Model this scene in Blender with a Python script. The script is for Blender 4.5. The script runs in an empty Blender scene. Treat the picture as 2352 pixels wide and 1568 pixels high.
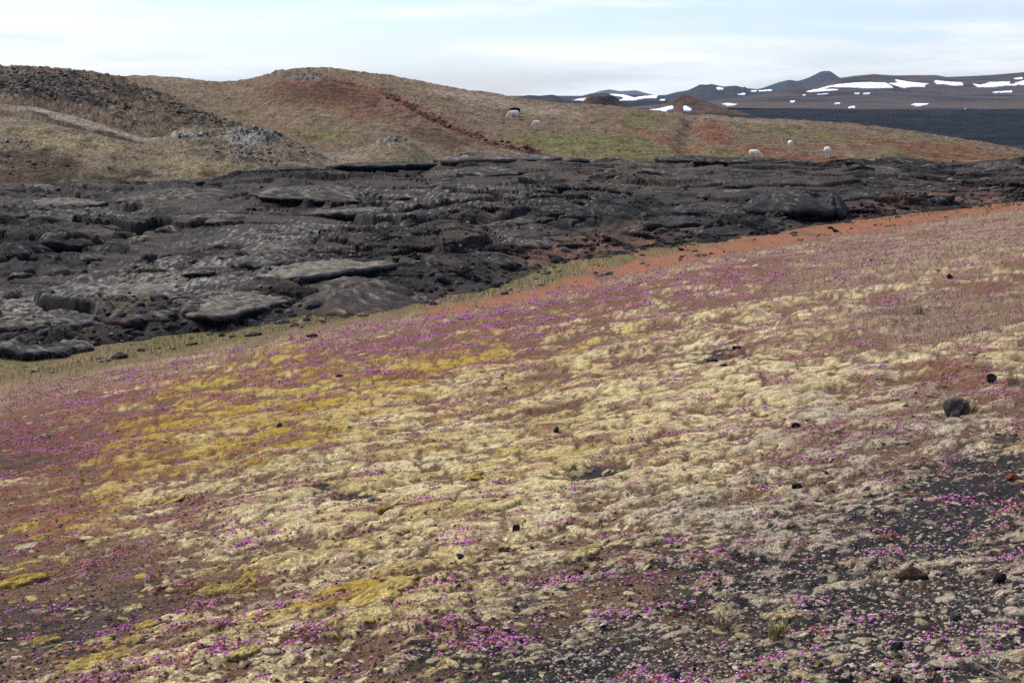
import bpy, bmesh, math, random
import numpy as np
from mathutils import Vector, Matrix

random.seed(7)
RNG = np.random.default_rng(11)
S = bpy.context.scene
COL = S.collection

# ---------------------------------------------------------------- camera
F = 3708.0                       # focal length in units of a 2352 x 1568 picture
CX, CY = 1176.0, 784.0
VH = 215.0                       # row of the true horizon
PITCH = math.atan((CY - VH) / F)
cam_d = bpy.data.cameras.new("camera")
cam = bpy.data.objects.new("camera", cam_d)
COL.objects.link(cam)
cam_d.sensor_width = 22.2
cam_d.lens = 22.2 * F / 2352.0
cam_d.clip_start = 0.1
cam_d.clip_end = 60000
cam.location = (0, 0, 0)
cam.rotation_euler = (math.pi / 2 - PITCH, 0, 0)
S.camera = cam

# ---------------------------------------------------------------- sky and sun
SUN_AZ = math.radians(-42)       # measured from straight ahead, to the left
SUN_EL = math.radians(46)
w = bpy.data.worlds.new("World")
S.world = w
w.use_nodes = True
nt = w.node_tree
nt.nodes.clear()
N = nt.nodes.new
L = nt.links.new
out = N("ShaderNodeOutputWorld")
bg = N("ShaderNodeBackground")
bg.inputs[1].default_value = 0.10
sky = N("ShaderNodeTexSky")
sky.sky_type = 'NISHITA'
sky.sun_disc = False
sky.sun_elevation = SUN_EL
sky.sun_rotation = SUN_AZ
sky.altitude = 400
sky.air_density = 1.0
sky.dust_density = 0.6
sky.ozone_density = 1.5
tc = N("ShaderNodeTexCoord")
mp = N("ShaderNodeMapping")
mp.inputs['Scale'].default_value = (1.0, 1.0, 9.0)
mp.inputs['Location'].default_value = (0.37, 0.2, 0.15)
L(tc.outputs['Generated'], mp.inputs[0])
n1 = N("ShaderNodeTexNoise")
n1.inputs['Scale'].default_value = 5.0
n1.inputs['Detail'].default_value = 9
n1.inputs['Roughness'].default_value = 0.52
n1.inputs['Distortion'].default_value = 0.35
L(mp.outputs[0], n1.inputs['Vector'])
mp2 = N("ShaderNodeMapping")
mp2.inputs['Scale'].default_value = (1.0, 1.0, 2.6)
mp2.inputs['Location'].default_value = (1.9, 0.4, 0.0)
L(tc.outputs['Generated'], mp2.inputs[0])
n2 = N("ShaderNodeTexNoise")
n2.inputs['Scale'].default_value = 1.5
n2.inputs['Detail'].default_value = 3
L(mp2.outputs[0], n2.inputs['Vector'])
ad = N("ShaderNodeMath")
ad.operation = 'ADD'
nm = N("ShaderNodeMath")
nm.operation = 'MULTIPLY_ADD'
nm.inputs[1].default_value = 1.7
nm.inputs[2].default_value = -0.35
L(n1.outputs[0], nm.inputs[0])
L(nm.outputs[0], ad.inputs[0])
L(n2.outputs[0], ad.inputs[1])
# thin cloud thickens towards the sun, as a veil in front of it does
sv = (math.sin(SUN_AZ) * math.cos(SUN_EL), math.cos(SUN_AZ) * math.cos(SUN_EL), math.sin(SUN_EL))
dp = N("ShaderNodeVectorMath")
dp.operation = 'DOT_PRODUCT'
dp.inputs[1].default_value = sv
L(tc.outputs['Generated'], dp.inputs[0])
dm = N("ShaderNodeMath")
dm.operation = 'MULTIPLY'
dm.inputs[1].default_value = 0.62
L(dp.outputs['Value'], dm.inputs[0])
ad2 = N("ShaderNodeMath")
ad2.operation = 'ADD'
L(ad.outputs[0], ad2.inputs[0])
L(dm.outputs[0], ad2.inputs[1])
rp = N("ShaderNodeMapRange")
rp.interpolation_type = 'SMOOTHSTEP'
rp.inputs['From Min'].default_value = 1.04
rp.inputs['From Max'].default_value = 1.66
rp.inputs['To Min'].default_value = 0.05
rp.inputs['To Max'].default_value = 1.0
L(ad2.outputs[0], rp.inputs[0])
mx = N("ShaderNodeMix")
mx.data_type = 'RGBA'
L(rp.outputs[0], mx.inputs[0])
tn = N("ShaderNodeMix"); tn.data_type = 'RGBA'; tn.blend_type = 'MULTIPLY'
tn.inputs[0].default_value = 1.0
tn.inputs[7].default_value = (0.90, 1.01, 1.38, 1)
L(sky.outputs[0], tn.inputs[6])
L(tn.outputs[2], mx.inputs[6])
mp3 = N("ShaderNodeMapping")
mp3.inputs['Scale'].default_value = (1.0, 1.0, 13.0)
mp3.inputs['Location'].default_value = (3.1, 1.7, 0.6)
L(tc.outputs['Generated'], mp3.inputs[0])
n3 = N("ShaderNodeTexNoise")
n3.inputs['Scale'].default_value = 3.6
n3.inputs['Detail'].default_value = 6
n3.inputs['Roughness'].default_value = 0.55
L(mp3.outputs[0], n3.inputs['Vector'])
r3 = N("ShaderNodeMapRange")
r3.interpolation_type = 'SMOOTHSTEP'
r3.inputs['From Min'].default_value = 0.48
r3.inputs['From Max'].default_value = 0.68
L(n3.outputs[0], r3.inputs[0])
cm = N("ShaderNodeMix")
cm.data_type = 'RGBA'
L(r3.outputs[0], cm.inputs[0])
cm.inputs[6].default_value = (9.3, 9.5, 9.8, 1)
cm.inputs[7].default_value = (6.3, 7.0, 8.1, 1)
L(cm.outputs[2], mx.inputs[7])
L(mx.outputs[2], bg.inputs[0])
L(bg.outputs[0], out.inputs[0])

sd = bpy.data.lights.new("sun", 'SUN')
sd.energy = 3.0
sd.angle = math.radians(6)
sd.color = (1.0, 0.95, 0.88)
sun = bpy.data.objects.new("sun", sd)
COL.objects.link(sun)
sun.rotation_euler = Vector(sv).to_track_quat('Z', 'Y').to_euler()

S.view_settings.view_transform = 'Standard'
S.view_settings.look = 'None'
S.view_settings.exposure = 0.28
S.view_settings.gamma = 1.0
S.render.engine = 'CYCLES'
S.cycles.max_bounces = 5
S.cycles.diffuse_bounces = 3
S.cycles.volume_bounces = 1
S.cycles.use_denoising = False


# ---------------------------------------------------------------- helpers
def pix(u, v):
    """picture point -> (A, C): sideways and downward tangents of its sight line"""
    u = np.asarray(u, float); v = np.asarray(v, float)
    a = (u - CX) / F; b = (CY - v) / F
    dy = math.cos(PITCH) + b * math.sin(PITCH)
    dz = -math.sin(PITCH) + b * math.cos(PITCH)
    return a / dy, -dz / dy


def proj(x, y, z):
    d = y * math.cos(PITCH) - z * math.sin(PITCH)
    up = y * math.sin(PITCH) + z * math.cos(PITCH)
    return CX + F * x / d, CY - F * up / d


def curve(pts):
    """polyline in picture points -> C as a function of A"""
    p = np.array(pts, float)
    A, C = pix(p[:, 0], p[:, 1])
    return lambda a: np.interp(a, A, C)


def table(pts):
    """value given per picture column -> function of A"""
    p = np.array(pts, float)
    A = (p[:, 0] - CX) / F
    return lambda a: np.interp(a, A, p[:, 1])


def ss(a, b, x):
    t = np.clip((x - a) / (b - a), 0, 1)
    return t * t * (3 - 2 * t)


_ang = np.arange(256) * (2 * np.pi / 256)
_LX, _LY = np.cos(_ang).astype(np.float32), np.sin(_ang).astype(np.float32)


def _hash(ix, iy, seed):
    n = ix.astype(np.int64).astype(np.uint32) * np.uint32(374761393) + iy.astype(np.int64).astype(np.uint32) * np.uint32(668265263) \
        + np.uint32((seed * 974634777) & 0xffffffff)
    n = (n ^ (n >> np.uint32(13))) * np.uint32(1274126177)
    n = (n ^ (n >> np.uint32(15))) * np.uint32(2246822519)
    return n ^ (n >> np.uint32(16))


def perlin(x, y, seed=0):
    ix = np.floor(x); iy = np.floor(y)
    fx = (x - ix).astype(np.float32); fy = (y - iy).astype(np.float32)
    ux = fx * fx * fx * (fx * (fx * 6 - 15) + 10); uy = fy * fy * fy * (fy * (fy * 6 - 15) + 10)

    def g(dx, dy):
        k = _hash(ix + dx, iy + dy, seed) >> np.uint32(24)
        return _LX[k] * (fx - dx) + _LY[k] * (fy - dy)
    a = g(0, 0); b = g(1, 0); c = g(0, 1); d = g(1, 1)
    return 1.5 * ((a + (b - a) * ux) * (1 - uy) + (c + (d - c) * ux) * uy)


def fbm(x, y, seed=0, o=4, gain=0.5):
    s = 0; amp = 1; tot = 0
    for i in range(o):
        s = s + amp * perlin(x, y, seed + i * 17); tot += amp
        amp *= gain; x = x * 2.03 + 3.7; y = y * 2.03 + 1.3
    return s / tot


def worley(x, y, seed=0, jit=0.9):
    """F1, F2, random number of the nearest cell, offset from its centre"""
    ix = np.floor(x); iy = np.floor(y)
    f1 = np.full(x.shape, 9.0, np.float32); f2 = f1.copy()
    rid = np.zeros(x.shape, np.uint32); ox = np.zeros(x.shape, np.float32); oy = ox.copy()
    for dx in (-1, 0, 1):
        for dy in (-1, 0, 1):
            cx = ix + dx; cy = iy + dy
            k = _hash(cx, cy, seed)
            jx = (k & np.uint32(0xffff)).astype(np.float32) / 65535; jy = (k >> np.uint32(16)).astype(np.float32) / 65535
            ddx = (x - cx - 0.5 - (jx - .5) * jit).astype(np.float32); ddy = (y - cy - 0.5 - (jy - .5) * jit).astype(np.float32)
            d = np.sqrt(ddx * ddx + ddy * ddy)
            nearer = d < f1
            f2 = np.where(nearer, f1, np.minimum(f2, d))
            rid = np.where(nearer, k, rid); ox = np.where(nearer, ddx, ox); oy = np.where(nearer, ddy, oy)
            f1 = np.where(nearer, d, f1)
    r = _hash(rid, rid >> np.uint32(3), 5)
    return f1, f2, r, ox, oy


def r01(r, k=0):
    return ((r >> np.uint32(k)) & np.uint32(1023)).astype(np.float32) / 1023


def c8(r, g, b, k=0.86):
    c = np.array([r, g, b], float) / 255
    c = np.where(c <= 0.04045, c / 12.92, ((c + 0.055) / 1.055) ** 2.4)
    return (c * k).astype(np.float32)


def mixc(col, c, m):
    return col + (np.asarray(c, np.float32) - col) * np.clip(m, 0, 1)[..., None]


def grain(col, seed, dark=0.12, light=0.10, amp=0.16, keep=1.0):
    rs = np.random.default_rng(seed)
    r = rs.uniform(0, 1, col.shape[:2]).astype(np.float32)
    g = 1 + amp * rs.normal(size=col.shape[:2]).astype(np.float32)
    g = np.where(r < dark, g * 0.58, np.where(r > 1 - light, g * 1.38, g))
    g = 1 + (np.clip(g, 0.35, 1.9) - 1) * keep
    return col * g[..., None]


def ell(u, v, cx, cy, rx, ry, rot=0.0):
    c, s = math.cos(math.radians(rot)), math.sin(math.radians(rot))
    du, dv = u - cx, v - cy
    a = (du * c - dv * s) / rx; b = (du * s + dv * c) / ry
    return np.exp(-(a * a + b * b) * 1.1)


def ells(u, v, lst):
    m = 0
    for e in lst:
        wgt = e[5] if len(e) > 5 else 1.0
        m = np.maximum(m, wgt * ell(u, v, e[0], e[1], e[2], e[3], e[4] if len(e) > 4 else 0))
    return m


def line_d(u, v, pts):
    """distance in picture units from a polyline on the base surface"""
    best = np.full(u.shape, 1e9)
    for (a, b), (c, d) in zip(pts[:-1], pts[1:]):
        dx, dy = c - a, d - b
        t = np.clip(((u - a) * dx + (v - b) * dy) / (dx * dx + dy * dy), 0, 1)
        best = np.minimum(best, np.hypot(u - a - t * dx, v - b - t * dy))
    return best


def tag(o, label=None, cat=None, group=None, kind=None):
    if label: o["label"] = label
    if cat: o["category"] = cat
    if group: o["group"] = group
    if kind: o["kind"] = kind
    return o


def mesh_np(name, verts, faces, mat, color=None, parent=None, smooth=True):
    verts = np.ascontiguousarray(verts, np.float32).reshape(-1, 3)
    faces = np.ascontiguousarray(faces, np.int32)
    k = faces.shape[1]
    me = bpy.data.meshes.new(name)
    me.vertices.add(len(verts)); me.vertices.foreach_set("co", verts.ravel())
    me.loops.add(faces.size); me.loops.foreach_set("vertex_index", faces.ravel())
    me.polygons.add(len(faces)); me.polygons.foreach_set("loop_start", np.arange(0, faces.size, k, dtype=np.int32))
    me.polygons.foreach_set("use_smooth", np.full(len(faces), smooth))
    me.update(calc_edges=True)
    if color is not None:
        c = np.ones((len(verts), 4), np.float32); c[:, :3] = np.asarray(color, np.float32).reshape(-1, 3)
        at = me.color_attributes.new("Cd", 'FLOAT_COLOR', 'POINT')
        at.data.foreach_set("color", c.ravel())
    me.materials.append(mat)
    o = bpy.data.objects.new(name, me)
    COL.objects.link(o)
    if parent is not None: o.parent = parent
    return o


def grid_faces(R, C_, mask=None):
    i = np.arange(R * C_).reshape(R, C_)
    q = np.stack([i[:-1, :-1], i[:-1, 1:], i[1:, 1:], i[1:, :-1]], -1).reshape(-1, 4)
    return q if mask is None else q[mask.ravel()]


def sub_mesh(name, P, faces, mat, col, **kw):
    used = np.zeros(len(P), bool); used[faces.ravel()] = True
    idx = np.cumsum(used) - 1
    return mesh_np(name, P[used], idx[faces], mat, col[used], **kw)


# ---------------------------------------------------------------- materials
def material(name, color=None, rough=0.95, scales=((30, 0.35),), bump=((20, 0.02),), spec=0.05, tint=0.0, detail=5):
    """colour from the surface's own cover ("Cd") or a fixed colour, varied and roughened by noise"""
    m = bpy.data.materials.new(name); m.use_nodes = True
    t = m.node_tree; n = t.nodes; l = t.links
    b = n["Principled BSDF"]
    b.inputs['Roughness'].default_value = rough
    b.inputs['Specular IOR Level'].default_value = spec
    tc_ = n.new("ShaderNodeTexCoord")
    if color is None:
        a = n.new("ShaderNodeVertexColor"); a.layer_name = "Cd"; cur = a.outputs[0]
    else:
        a = n.new("ShaderNodeRGB"); a.outputs[0].default_value = (*color, 1); cur = a.outputs[0]
    for sc, amt in scales:
        no = n.new("ShaderNodeTexNoise"); no.inputs['Scale'].default_value = sc
        no.inputs['Detail'].default_value = detail; no.inputs['Roughness'].default_value = 0.65
        l.new(tc_.outputs['Object'], no.inputs['Vector'])
        mr = n.new("ShaderNodeMapRange"); mr.inputs['From Min'].default_value = 0.3; mr.inputs['From Max'].default_value = 0.7
        mr.inputs['To Min'].default_value = 1 - amt; mr.inputs['To Max'].default_value = 1 + amt
        l.new(no.outputs[0], mr.inputs[0])
        vm = n.new("ShaderNodeVectorMath"); vm.operation = 'SCALE'
        l.new(cur, vm.inputs[0]); l.new(mr.outputs[0], vm.inputs['Scale']); cur = vm.outputs[0]
        if tint:
            hs = n.new("ShaderNodeHueSaturation")
            mh = n.new("ShaderNodeMapRange"); mh.inputs['To Min'].default_value = 0.5 - tint; mh.inputs['To Max'].default_value = 0.5 + tint
            l.new(no.outputs[1], mh.inputs[0]); l.new(mh.outputs[0], hs.inputs['Hue']); l.new(cur, hs.inputs['Color']); cur = hs.outputs[0]
    l.new(cur, b.inputs['Base Color'])
    prev = None
    for sc, dist in bump:
        no = n.new("ShaderNodeTexNoise"); no.inputs['Scale'].default_value = sc
        no.inputs['Detail'].default_value = 4; no.inputs['Roughness'].default_value = 0.6
        l.new(tc_.outputs['Object'], no.inputs['Vector'])
        bp = n.new("ShaderNodeBump"); bp.inputs['Distance'].default_value = dist; bp.inputs['Strength'].default_value = 1.0
        l.new(no.outputs[0], bp.inputs['Height'])
        if prev is not None: l.new(prev, bp.inputs['Normal'])
        prev = bp.outputs[0]
    if prev is not None: l.new(prev, b.inputs['Normal'])
    return m


M_ground = material("ground_cover", scales=((60, 0.5), (18, 0.35), (5, 0.15)), bump=((45, 0.02),), tint=0.01)
M_moss = material("moss", scales=((80, 0.5), (26, 0.32), (9, 0.18)), bump=((70, 0.014), (18, 0.03)), tint=0.008)
M_path = material("path_soil", scales=((25, 0.2), (2, 0.12)), bump=((20, 0.02),))
M_lava = material("lava_rock", rough=0.85, spec=0.12, scales=((22, 0.5), (7, 0.4), (1.6, 0.22)), bump=((9, 0.07), (35, 0.02)))
M_hill = material("hill_turf", scales=((4.0, 0.35), (0.9, 0.2)), bump=((3.0, 0.12),), tint=0.02)
M_rock = material("loose_rock", rough=0.9, spec=0.1, scales=((40, 0.4),), bump=((50, 0.01),))
M_plant = material("plant", scales=((120, 0.25),), bump=(), rough=0.7)
M_far = material("far_slope", scales=((0.02, 0.22), (0.004, 0.15)), bump=((0.015, 14.0),))
M_snow = material("snow", color=(0.86, 0.88, 0.92), rough=0.6, scales=((0.03, 0.03),), bump=())
M_flava = material("far_lava", scales=((0.06, 0.45), (0.012, 0.3)), bump=((0.05, 8.0),))
M_wool = material("wool", color=(0.88, 0.80, 0.66), scales=((9, 0.10),), bump=((40, 0.008),))
M_wool_b = material("black_wool", color=(0.010, 0.009, 0.010), scales=((9, 0.3),), bump=((40, 0.02),))
M_twig = material("dry_twig", color=(0.36, 0.30, 0.24), scales=((60, 0.25),), bump=())


# ---------------------------------------------------------------- sheets of terrain
def columns(n, lo=-0.336, hi=0.336, wide=0.62):
    k = int((0.50 - hi) / (hi - lo) * n * 0.24)
    return np.concatenate([np.linspace(-wide, -0.50, 12)[:-1], np.linspace(-0.50, lo, k)[:-1], np.linspace(lo, hi, n), np.linspace(hi, 0.50, k)[1:], np.linspace(0.50, wide, 12)[1:]])


class Sheet:
    """grid of rows (near to far) by columns (left to right); base picture position kept for lookups"""
    def __init__(self, A, X, Y, Z):
        self.A, self.X, self.Y, self.Z = A, X, Y, Z
        self.U, self.V = proj(X, Y, Z)
        self.R, self.C = X.shape

    def row(self, u, v):
        a = float(pix(u, v)[0])
        c = float(np.clip(np.interp(a, self.A, np.arange(self.C)), 0, self.C - 1.001))
        vv = self.V[:, int(round(c))]
        k = np.argmax(np.diff(vv) > 0) if np.any(np.diff(vv) > 0) else len(vv) - 1
        k = max(k, 2)
        r = float(np.interp(-v, -vv[:k + 1], np.arange(k + 1)))
        return r, c

    def at(self, u, v):
        r, c = self.row(u, v)
        r = min(r, self.R - 1.001)
        i, j = int(r), int(c); f, g = r - i, c - j
        out = []
        for M in (self.X, self.Y, self.Z):
            out.append((M[i, j] * (1 - f) + M[i + 1, j] * f) * (1 - g) + (M[i, j + 1] * (1 - f) + M[i + 1, j + 1] * f) * g)
        return Vector(out)

    def pts(self):
        return np.stack([self.X, self.Y, self.Z], -1).reshape(-1, 3)


def hill_sheet(A, Cbot, Ctop, ybot, ytop, nvis, nback, back_len, drop, g=0.45):
    t = np.linspace(0, 1, nvis)[:, None]
    Cb, Ct = Cbot(A)[None], Ctop(A)[None]
    yb, yt = ybot(A)[None], ytop(A)[None]
    Cc = Cb + (Ct - Cb) * t
    f = (1 - g) * t + g * (1 - np.sqrt(np.clip(1 - t, 0, 1)))
    Y = yb + (yt - yb) * f
    Z = -Cc * Y
    s = np.linspace(0, 1, nback + 1)[1:, None]
    Yb = yt + back_len * s
    slope = (Z[-1] - Z[-3]) / (Y[-1] - Y[-3] + 1e-6)
    Zb = Z[-1][None] + slope[None] * back_len * s * (1 - s) - drop * s * s
    Y = np.concatenate([Y, Yb]); Z = np.concatenate([Z, Zb])
    return Sheet(A, A[None] * Y, Y, Z)


# =============================================================== NEAR SLOPE, GULLY FLOOR, PATH
Ce = curve([(-1400, 1135), (0, 890), (600, 782), (1176, 684), (1600, 602), (2000, 533), (2352, 480), (3800, 300)])
inv_r0 = lambda a: np.interp(a, [-0.60, -0.317, 0, 0.317, 0.7], [0.0363, 0.0294, 0.0217, 0.0154, 0.0095])
GAM = 0.75
A = columns(810)
NR = 425
s = np.linspace(0, 1, NR)[:, None]
ce, ir = Ce(A)[None], inv_r0(A)[None]
Cn = 0.392 + (ce - 0.392) * s
Cn = np.concatenate([np.linspace(1.2, 0.395, 26)[:, None] + 0 * ce, Cn])
Yn = 1 / (ir + GAM * (Cn - ce))
s2 = np.linspace(0, 1, 71)[1:, None]
Yf = 1 / ir + 18 * s2 ** 1.25
s3 = np.linspace(0, 1, 9)[1:, None]
Y = np.concatenate([Yn, Yf, Yf[-1:] + 35 * s3])
z1 = -(ce * Y + (1 - ir * Y) / GAM)           # the plane of the slope, carried on
z0 = -(ce / ir) + 0 * Y                       # level floor of the gully
Z = 0.5 * (z1 + z0 + np.sqrt((z1 - z0) ** 2 + 0.3 ** 2))
near = Sheet(A, A[None] * Y, Y, Z)
X = near.X; U, V = near.U, near.V
wdist = Y - 1 / ir                            # < 0 on the slope, > 0 on the gully floor
slope_m = 1 - ss(-7, 1.5, wdist)              # where moss and thyme grow

def streak(u0, v0):                           # picture row of the slope's contours
    return v0 + 0.174 * (u0 - CX)

# --- cover: large zones
Y0 = 13.0                                     # beyond this the hummocks run longer down the slope
Ye = np.where(Y < Y0, Y, 2 * Y0 - Y0 * Y0 / np.maximum(Y, Y0))
nA = fbm(X / 2.3, Y / 2.3, 1, 4)
nB = fbm(X / 0.8, Ye / 0.8, 2, 4)
nC = fbm(X / 0.30, Ye / 0.28, 3, 3)
nD = fbm(X / 0.11, Ye / 0.10, 4, 3)
nE = perlin(X / 0.04, Ye / 0.04, 6)
Uw, Vw = U + 60 * nA + 25 * nB, V + 30 * nA + 14 * nB
close = np.clip(1.5 - Y / 9, 0, 1)             # near enough to see single sprigs
dens = 0.44 - 0.06 * ss(16, 28, Y)
dens += 0.28 * ells(Uw, Vw, [(1560, 940, 480, 190, 8), (1250, 1060, 420, 150, 12), (1050, 1180, 420, 120, 12), (560, 870, 330, 60, 14),
                             (480, 990, 330, 110, 14), (800, 930, 420, 120, 14), (2050, 650, 420, 45, 12, 0.8), (1800, 740, 480, 60, 10, 0.7),
                             (300, 1130, 260, 70, 16, .7), (800, 1370, 330, 90, 12, .6), (2250, 800, 260, 60, 8, .6)])
dens += 0.05 * close - 0.03 * ss(1500, 2100, U) * ss(860, 1050, V)
dens -= 0.30 * ells(Uw, Vw, [(80, 1040, 250, 110, 10, 1.0), (150, 1420, 330, 190, 10, .75), (2250, 1180, 240, 110, 5, 1.0), (2050, 1420, 320, 80, 5, .6),
                             (1300, 1520, 500, 90, 5, 0.9), (1450, 1340, 330, 80, 8, .8), (2130, 560, 420, 60, 12, .7), (1640, 820, 110, 24, 5, .9),
                             (820, 1165, 90, 28, 0, 1.0), (1350, 1085, 90, 22, 5, .9), (2120, 720, 240, 60, 8, .55), (950, 780, 400, 45, 14, .35)])
nF = perlin(X / 0.02, Ye / 0.02, 8)
nG = fbm(X / 0.55 + 9, Ye / 0.40, 12, 3)
cover = dens - 0.04 + (0.44 - 0.26 * close) * nG + 0.20 * nA + (0.36 - 0.14 * close) * nB + (0.44 - 0.10 * close) * nC + (0.24 + 0.42 * close) * nD + 0.34 * close * nE
moss = ss(0.36, 0.50, cover) * slope_m

# --- cushions
wx, wy = X + 0.10 * nB + 0.03 * nC, Ye + 0.10 * np.roll(nB, 7, 1) + 0.03 * nC
f1, f2, id1, _, _ = worley(wx / 0.62, wy / 0.66, 21)
g1, g2, id2, _, _ = worley(wx / 0.34, wy / 0.30, 22)
k1, k2, id3, _, _ = worley(wx / 0.095, wy / 0.10, 23)
dome = lambda f, R_: np.sqrt(np.clip(1 - (f / R_) ** 2, 0, 1))
soft = lambda f, R_: np.clip(1 - (f / R_) ** 2, 0, 1)
hc = (0.020 * soft(f1, 0.78) * (0.4 + r01(id1)) + 0.022 * soft(g1, 0.78) * (0.3 + r01(id2)) + 0.010 * close * soft(k1, 0.75))
moss_h = ss(0.30, 0.72, dens + 0.18 * nA + (0.36 - 0.14 * close) * nB + (0.40 - 0.1 * close) * nC + 0.24 * close * nD) * slope_m
gap = ss(0.16, 0.0, g2 - g1 + 0.04 * nC)
hgt = moss_h * (0.028 + hc - 0.022 * gap) * (1 - 0.35 * close)
hgt += (1 - moss) * slope_m * close * (0.012 * np.clip(0.9 - k1 * 1.3, 0, 1) * r01(id3) + 0.008 * nD)
hgt += 0.07 * nA + 0.014 * nB
hgt *= 0.35 + 0.65 * slope_m
lane_pts = [(2480, 452), (2352, 478), (2200, 492), (2100, 509), (1900, 531), (1700, 561), (1500, 602), (1350, 641), (1200, 677), (1090, 697), (960, 722)]
lane = line_d(U + 14 * nA, V + 6 * nA + 3 * nB, lane_pts)
lane_w = np.interp(U, [900, 1100, 1300, 1900, 2130, 2260, 2400], [3, 8, 16, 12, 8, 3, 2])
path_m = 1 - ss(lane_w * 0.75, lane_w * 1.25, lane + 4 * nC)
hgt -= 0.05 * path_m
crack = ss(0.16, 0.0, f2 - f1) * moss
# --- colour
soil = c8(112, 88, 70); redsoil = c8(150, 106, 84); cinder = c8(54, 51, 51); tan = c8(196, 160, 132); drab = c8(138, 116, 94)
col = np.broadcast_to(soil, X.shape + (3,)).copy()
col = mixc(col, redsoil, ss(0.10, 0.5, nB * 0.7 + nA * 0.5 + 0.2 * nC + 0.25 * ss(1100, 200, U) - 0.1))
zc = ells(Uw, Vw, [(1950, 1380, 620, 260, 0, .75), (1350, 1450, 420, 120, 0, .5), (2250, 1180, 330, 170, 5), (2050, 1440, 560, 150, 5, .9), (1350, 1540, 520, 100, 0, .7), (1640, 820, 120, 26, 0, 1), (820, 1165, 90, 30, 0, 1),
                   (1350, 1085, 110, 26, 5, 1), (80, 1040, 240, 110, 8, .55), (150, 1430, 360, 180, 8, .5), (1100, 1300, 300, 60, 8, .5)])
col = mixc(col, cinder, ss(0.15, 0.62, zc + 0.35 * nC + 0.35 * nB + 0.18 * nD + 0.06))
col = mixc(col, cinder * 0.7, ss(0.25, 0.55, nD + 0.35 * nE) * 0.8)
col = mixc(col, tan, ss(0.50, 0.75, nB + 0.2 * nC + 0.5 * ells(U, V, [(700, 850, 50, 6, 8), (510, 980, 60, 8, 12), (340, 1320, 60, 18, 10), (80, 1400, 60, 30), (700, 1215, 50, 12, 15)])) * 0.9)
# moss shades
yel = ells(Uw, Vw, [(700, 930, 620, 130, 12, .62), (580, 858, 230, 34, 13, 1.25), (450, 960, 260, 75, 14, 1.0), (330, 1060, 210, 65, 14, .9), (160, 1180, 170, 60, 18, .9), (640, 1000, 330, 110, 12, .7),
                    (950, 860, 420, 60, 13, .75), (1300, 800, 420, 40, 12, .45), (850, 1370, 180, 50, 12, 1.0), (505, 1330, 90, 34, 0, 1.1), (200, 1520, 160, 50, 10, 1.1),
                    (50, 1320, 120, 40, 10, 1.2), (1100, 1100, 200, 60, 10, .5), (1250, 900, 150, 50, 8, .35)])
ym = np.clip(0.85 * ss(0.22, 0.80, yel + 0.35 * nG + 0.25 * nB + 0.2 * nC) + 0.40 * ss(0.62, 0.8, r01(id1, 4) + 0.25 * nC) * ss(1900, 900, U + 300 * nA) + 0.25 * ss(0.7, 0.85, r01(id2, 6) + 0.2 * nC), 0, 1)
gre = ells(Uw, Vw, [(2000, 1020, 420, 160, 0, .75), (1750, 1180, 520, 120, 0, .7), (2050, 1330, 620, 260, 0, .95), (1500, 1480, 560, 150, 0, .8), (2200, 950, 330, 140, 0, .7), (1350, 1350, 350, 90, 0, .55), (2200, 720, 320, 90, 5, .7)])
gm = np.clip(ss(0.20, 0.75, gre + 0.35 * nC + 0.2 * nB) + 0.45 * ss(0.15, 0.5, nC - 0.2 * nA), 0, 1)
mcol = np.broadcast_to(c8(220, 201, 154), X.shape + (3,)).copy()
mcol = mixc(mcol, c8(184, 164, 116), ss(-.2, .5, nB) * 0.6)
mcol = mixc(mcol, c8(180, 152, 62), ym)
mcol = mixc(mcol, c8(158, 112, 42), ss(0.55, 0.8, r01(id2, 2) * 0.7 + 0.3 * nC) * ym * 0.8)
mcol = mixc(mcol, c8(178, 164, 147), gm * (1 - 0.8 * ym) * 0.9)
mcol = mixc(mcol, c8(118, 100, 72), ss(0.10, 0.45, nD + 0.5 * nE) * 0.55)
mcol = mixc(mcol, c8(222, 208, 170), ss(0.1, 0.5, nC + nE * 0.3) * 0.45 * (1 - ym))
mcol = mixc(mcol, c8(134, 118, 96), ss(0.15, 0.5, nF) * 0.45 * close)
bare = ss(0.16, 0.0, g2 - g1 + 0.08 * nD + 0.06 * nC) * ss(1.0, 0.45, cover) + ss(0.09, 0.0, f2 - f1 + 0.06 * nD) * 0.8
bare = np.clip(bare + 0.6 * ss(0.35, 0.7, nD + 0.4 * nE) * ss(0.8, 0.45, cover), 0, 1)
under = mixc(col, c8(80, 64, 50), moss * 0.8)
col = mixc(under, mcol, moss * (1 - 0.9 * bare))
# red mats of leaves among the thyme
flo = 0.16 + ells(Uw, Vw, [(1350, 690, 520, 50, 12, .95), (950, 770, 520, 60, 14, .95), (1050, 810, 380, 40, 13, .7), (200, 920, 300, 50, 12, .8), (120, 1010, 240, 80, 10, .45), (1750, 650, 330, 36, 9, .85),
                           (1100, 1050, 160, 36, 5, .6), (1050, 1230, 160, 40, 5, .6), (920, 1470, 160, 50, 0, .3), (560, 1490, 200, 60, 0, .4), (2280, 850, 260, 90, 0, .6), (1950, 780, 240, 60, 0, .5),
                           (100, 1450, 260, 160, 0, .2), (1900, 1010, 260, 60, 0, .4), (1400, 1030, 80, 20, 0, .6), (2190, 1170, 40, 24, 0, .8), (2250, 640, 220, 50, 5, .5)])
fpat = 0.25 - 0.08 * close + flo * 0.28 + 0.62 * nC + 0.35 * nB - (0.55 - 0.4 * close) * nG + 0.22 * nD - 0.10 * np.clip(cover - 0.5, 0, 1)
flower_d = (ss(0.50, 0.76, fpat + close * (0.35 * nE + 0.25 * nD)) + 0.020 + 0.05 * ss(0.1, 0.5, fpat)) * slope_m
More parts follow.
